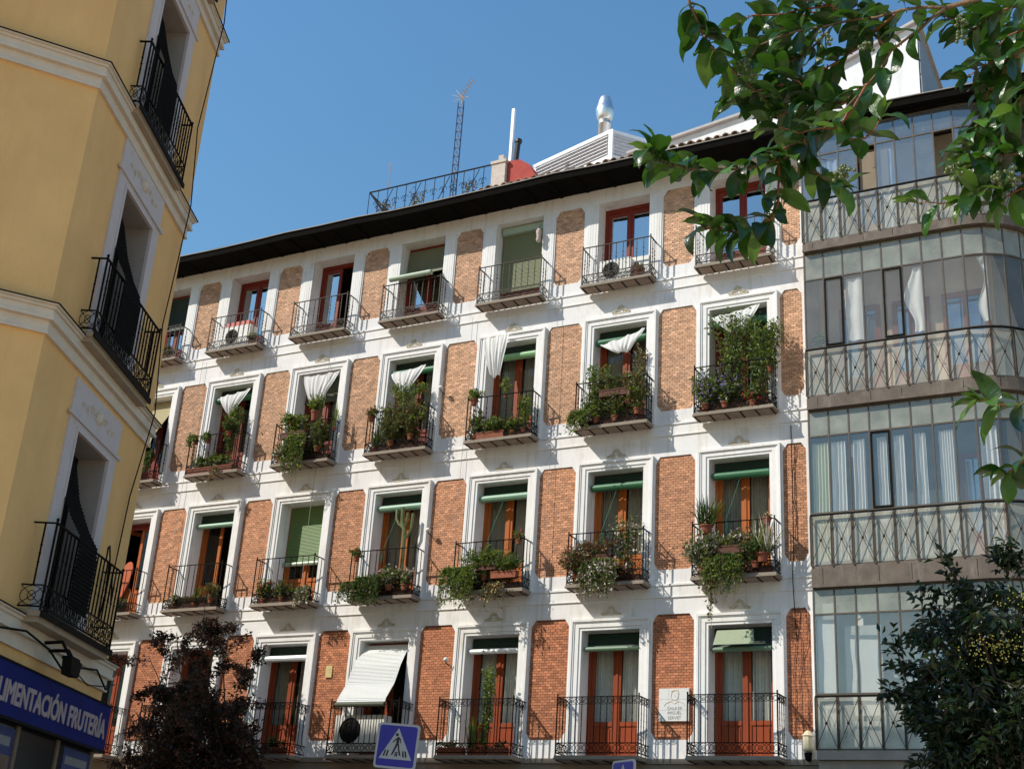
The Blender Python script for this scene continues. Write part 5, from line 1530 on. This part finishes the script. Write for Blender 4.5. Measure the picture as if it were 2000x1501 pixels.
# ------------------------------------------------------------------ privet branch overhanging the street, close to the camera
TOPM = mat("privet_leaf", (.017, .055, .008), .30, .25, 30, .15, 120, rnd=.75, trans=.17, tcol=(.09, .24, .015))
TOPY = mat("privet_leaf_young", (.06, .14, .02), .34, .25, 30, .1, 120, rnd=.3, trans=.22, tcol=(.2, .38, .04))
def leaf_mesh(L0, W0, curl, fold, twist, seed, m):
    rnd = random.Random(seed)
    k = MB(); n = 9; rows = []
    x = z = 0.0; a = .25
    for i in range(n+1):
        u = i/n
        w = W0/2*(math.sin(PI*min(1, u*1.02)**.82)**.78 if 0 < u < 1 else (.06 if u == 0 else .02))
        tw = twist*(u-.3)
        row = []
        for s in (-1, -.5, 0, .5, 1):
            yy = s*w; zz = abs(s)*w*fold-.10*w*(s*s)+.0012*math.sin(u*14+s*3+seed)
            row.append((x+math.sin(a)*-zz*.0, yy*math.cos(tw)-zz*math.sin(tw), z+yy*math.sin(tw)+zz*math.cos(tw)))
        rows.append(row)
        st = L0/n
        x += math.cos(a)*st; z += math.sin(a)*st
        a -= curl/n*(.5+u)
    k.grid(rows)
    k.tube([(-.008, 0, -.002), (0, 0, 0)], .0012, 4)
    return k.mesh("leaf", m, True)
LM = []
for i in range(12):
    LM.append(leaf_mesh(random.uniform(.066, .088), random.uniform(.030, .039), (.8, 1.2, 1.6, 2.1, 1.0, 1.4, 1.8, 2.4, .6, 1.3, 1.9, 1.1)[i], random.uniform(.10, .45), random.uniform(-.6, .6), i, TOPM if i % 4 else TOPY))
YL = [leaf_mesh(.045, .020, .5, .5, .2, 50+i, TOPY) for i in range(3)]
FT_ = thing("overhanging_privet", "privet tree whose leafy branch hangs into the view at the upper right", "tree", (8.7, -21.6, 0))
FB = Vector((8.7, -21.6, 0))
TW = [  # (pixel x, pixel y, metres from the lens), leaves per twig, thickness
    ([(1344, -6, 3.0), (1360, 36, 3.0), (1392, 94, 3.0), (1440, 148, 3.05), (1500, 200, 3.1)], 30, .004),
    ([(1850, 15, 3.1), (1800, 55, 3.1), (1740, 100, 3.1), (1690, 170, 3.05), (1620, 245, 3.0), (1572, 290, 2.95)], 14, .0042),
    ([(1572, 288, 2.95), (1524, 312, 2.9), (1460, 330, 2.85), (1374, 336, 2.8), (1312, 322, 2.75), (1272, 298, 2.72)], 38, .004),
    ([(1600, 262, 3.0), (1522, 295, 2.9), (1520, 370, 2.85), (1510, 424, 2.8), (1456, 448, 2.78), (1424, 452, 2.76), (1376, 442, 2.72)], 30, .0035),
    ([(1572, 272, 2.95), (1584, 320, 2.95), (1610, 350, 2.93), (1650, 366, 2.9)], 9, .004),
    ([(2030, 330, 2.9), (1944, 356, 2.9), (1905, 380, 2.88), (1880, 392, 2.86)], 12, .004),
    ([(1880, 392, 2.86), (1835, 398, 2.85), (1792, 396, 2.84)], 2, .002),
    ([(1850, 15, 3.1), (1760, 20, 3.15), (1660, 40, 3.2), (1560, 60, 3.2), (1480, 90, 3.2), (1440, 150, 3.2)], 26, .004),
    ([(1760, 20, 3.15), (1680, 90, 3.2), (1600, 140, 3.2), (1520, 170, 3.2), (1470, 215, 3.15)], 26, .0035),
    ([(1700, 160, 3.05), (1650, 200, 3.1), (1580, 200, 3.1), (1510, 230, 3.1)], 18, .0035),
    ([(1620, 245, 3.0), (1600, 200, 3.1), (1560, 160, 3.1), (1500, 130, 3.15)], 18, .003),
    ([(1740, 100, 3.1), (1700, 60, 3.2), (1620, 10, 3.25), (1540, -10, 3.25)], 16, .003),
    ([(1690, 170, 3.0), (1640, 250, 2.95), (1560, 260, 2.95), (1500, 250, 3.0)], 15, .003),
    ([(1660, 210, 3.0), (1640, 280, 2.95), (1690, 270, 2.95), (1720, 230, 2.95)], 7, .003),
    ([(2050, 60, 3.1), (1980, 110, 3.1), (1930, 180, 3.1), (1905, 250, 3.05), (1880, 300, 3.0)], 28, .005),
    ([(2050, 150, 3.0), (1990, 200, 3.0), (1950, 280, 3.0), (1900, 330, 2.95)], 22, .004),
    ([(2050, -10, 3.2), (1960, 20, 3.2), (1900, 60, 3.2), (1840, 30, 3.2)], 22, .004),
    ([(2050, 260, 2.95), (1990, 300, 2.95), (1940, 300, 2.95), (1880, 330, 2.9)], 16, .004),
    ([(1990, 110, 3.1), (1940, 120, 3.1), (1890, 150, 3.1)], 12, .003),
    ([(2040, 340, 2.9), (1990, 370, 2.9), (1950, 400, 2.88)], 10, .003),
    ([(2050, 760, 2.8), (1990, 790, 2.8), (1950, 790, 2.8), (1910, 780, 2.78)], 11, .003),
    ([(2050, 890, 2.8), (2000, 900, 2.8), (1965, 925, 2.8)], 7, .003),
    ([(1620, 10, 3.25), (1560, 20, 3.25), (1470, 30, 3.25), (1430, 60, 3.25)], 14, .003),
    ([(1530, 165, 3.15), (1500, 175, 3.15), (1450, 190, 3.1), (1420, 200, 3.1)], 9, .003),
    ([(1620, 60, 3.3), (1580, 100, 3.3), (1540, 120, 3.3), (1490, 60, 3.3)], 20, .003),
    ([(1740, 60, 3.3), (1700, 20, 3.3), (1660, 0, 3.3), (1600, -20, 3.3)], 16, .003),
    ([(1640, 150, 3.25), (1600, 190, 3.25), (1560, 220, 3.25), (1530, 240, 3.2)], 16, .003),
    ([(2030, 40, 3.3), (1970, 70, 3.3), (1930, 120, 3.3), (1960, 180, 3.3)], 20, .003),
    ([(2050, 220, 3.2), (1980, 250, 3.2), (1930, 230, 3.2), (1960, 330, 3.2)], 18, .003),
]
TW += [([(1700, -20, 3.5), (1620, 20, 3.5), (1540, 40, 3.5), (1470, 100, 3.5)], 18, .003), ([(2040, 10, 3.5), (1960, 50, 3.5), (1900, 20, 3.5)], 16, .003)]
allv = []
rnd = random.Random(77)
for qi, (pts, n, th) in enumerate(TW):
    P = [pd(*p) for p in pts]
    Q = [P[0]]
    for a, b in zip(P[:-1], P[1:]):
        Q += [a.lerp(b, .5)+rv(.006), b]
    tw = MB(); tw.tube([p-FB for p in Q], th, 6, 0, th*.45); tw.build("twig" if th < .0036 else "branch", TWIGRED if th < .0036 else BRANCH, FT_, smooth=True)
    k = len(Q)-1
    n = int(n*1.08)
    for i in range(n):
        u = (1-(i//2*2)/n*.96) if qi not in (6,) else .5+.5*i/n
        a = min(k-1, int(u*k)); p = Q[a].lerp(Q[a+1], min(1, u*k-a))
        tang = (Q[a+1]-Q[a]).normalized()
        side = tang.cross(Vector((0, 0, 1)))
        side = side.normalized() if side.length > .05 else Vector((1, 0, 0))
        s = 1 if i % 2 else -1
        if (i//2) % 2:
            v = side*s
        else:
            v = (Vector((0, 0, 1))-tang*tang.z).normalized()*s*.8+side*.2*rnd.uniform(-1, 1)
        d = (v*.9+tang*.55+Vector((0, 0, -.35+.25*(u > .9)))+rv(.30)).normalized()
        nm = (Vector((0, 0, 1.0))+rv(.55)-d*.1)
        nm = (nm-d*nm.dot(d)).normalized()
        allv.append((p, d, nm, (p-CAM).length, u > .93 and rnd.random() < .5))
    # small young pair at the tip
    tang = (Q[-1]-Q[-2]).normalized()
    for s in (0, 1):
        d = (tang+rv(.5)).normalized(); nm = Vector((0, 0, 1)); nm = (nm-d*nm.dot(d)).normalized()
        allv.append((Q[-1], d, nm, 2.0, True))
trunkp = MB(); trunkp.tube([(0, 0, 0), (.03, .02, 1.8), (-.05, .0, 3.0), (-.2, -.05, 4.2)], .09, 9, 0, .05)
trunkp.build("trunk", BARK, FT_, smooth=True)
for tgt in ((2030, 40, 3.1), (2050, 200, 3.05), (2050, 330, 2.9), (1850, 15, 3.1), (2050, 760, 2.8), (2050, 890, 2.8)):
    e = pd(*tgt)-FB
    s0 = Vector((-.1, 0, 3.4)) if tgt[1] < 500 else Vector((-.0, 0, 2.2))
    br = MB(); br.tube([s0, s0.lerp(e, .4)+Vector((0, 0, .25)), s0.lerp(e, .75)+Vector((0, 0, .10)), e], .018, 7, 0, .0055)
    br.build("branch", BRANCH, FT_, smooth=True)
allv.sort(key=lambda q: q[3])
far = MB()
for i, (p, d, nm, D, young) in enumerate(allv):
    sd = nm.cross(d).normalized()
    M = Matrix((d, sd, nm)).transposed()
    me = rnd.choice(YL) if young else rnd.choice(LM)
    if i < 300:
        o = link("leaf", me, FT_, p-FB, M.to_euler())
        s = rnd.uniform(.80, 1.20)
        o.scale = (s, s, s)
    else:
        i0 = len(far.v)
        far.v += [tuple(M @ (v.co*.98)+p-FB) for v in me.vertices]
        for f in me.polygons:
            far.f.append(tuple(i0+q for q in f.vertices)); far.m.append(0)
if far.v:
    stuff(far.build("far_leaves", TOPM, FT_, smooth=True))
BERRY = mat("green_berry", (.11, .14, .045), .4, .2, 30)
for x, y, D in ((1465, 142, 2.98), (1455, 128, 3.0), (1652, 336, 2.86), (1640, 342, 2.86), (1955, 350, 2.84), (1975, 345, 2.84), (1872, 45, 3.0), (1690, 95, 3.05), (1610, 78, 3.05), (1880, 70, 3.0), (1865, 335, 2.84)):
    c = pd(x, y, D)-FB; bm_ = MB()
    for i in range(11):
        q = c+rv(.02)*rnd.random()**.4
        R = .0042
        bm_.lathe(q, [(R*.2, -R), (R*.8, -R*.6), (R, 0), (R*.8, R*.6), (R*.2, R)], 6)
        bm_.tube([c+Vector((0, 0, .02)), q], .0008, 3)
    bm_.build("berry_cluster", BERRY, FT_, smooth=True)
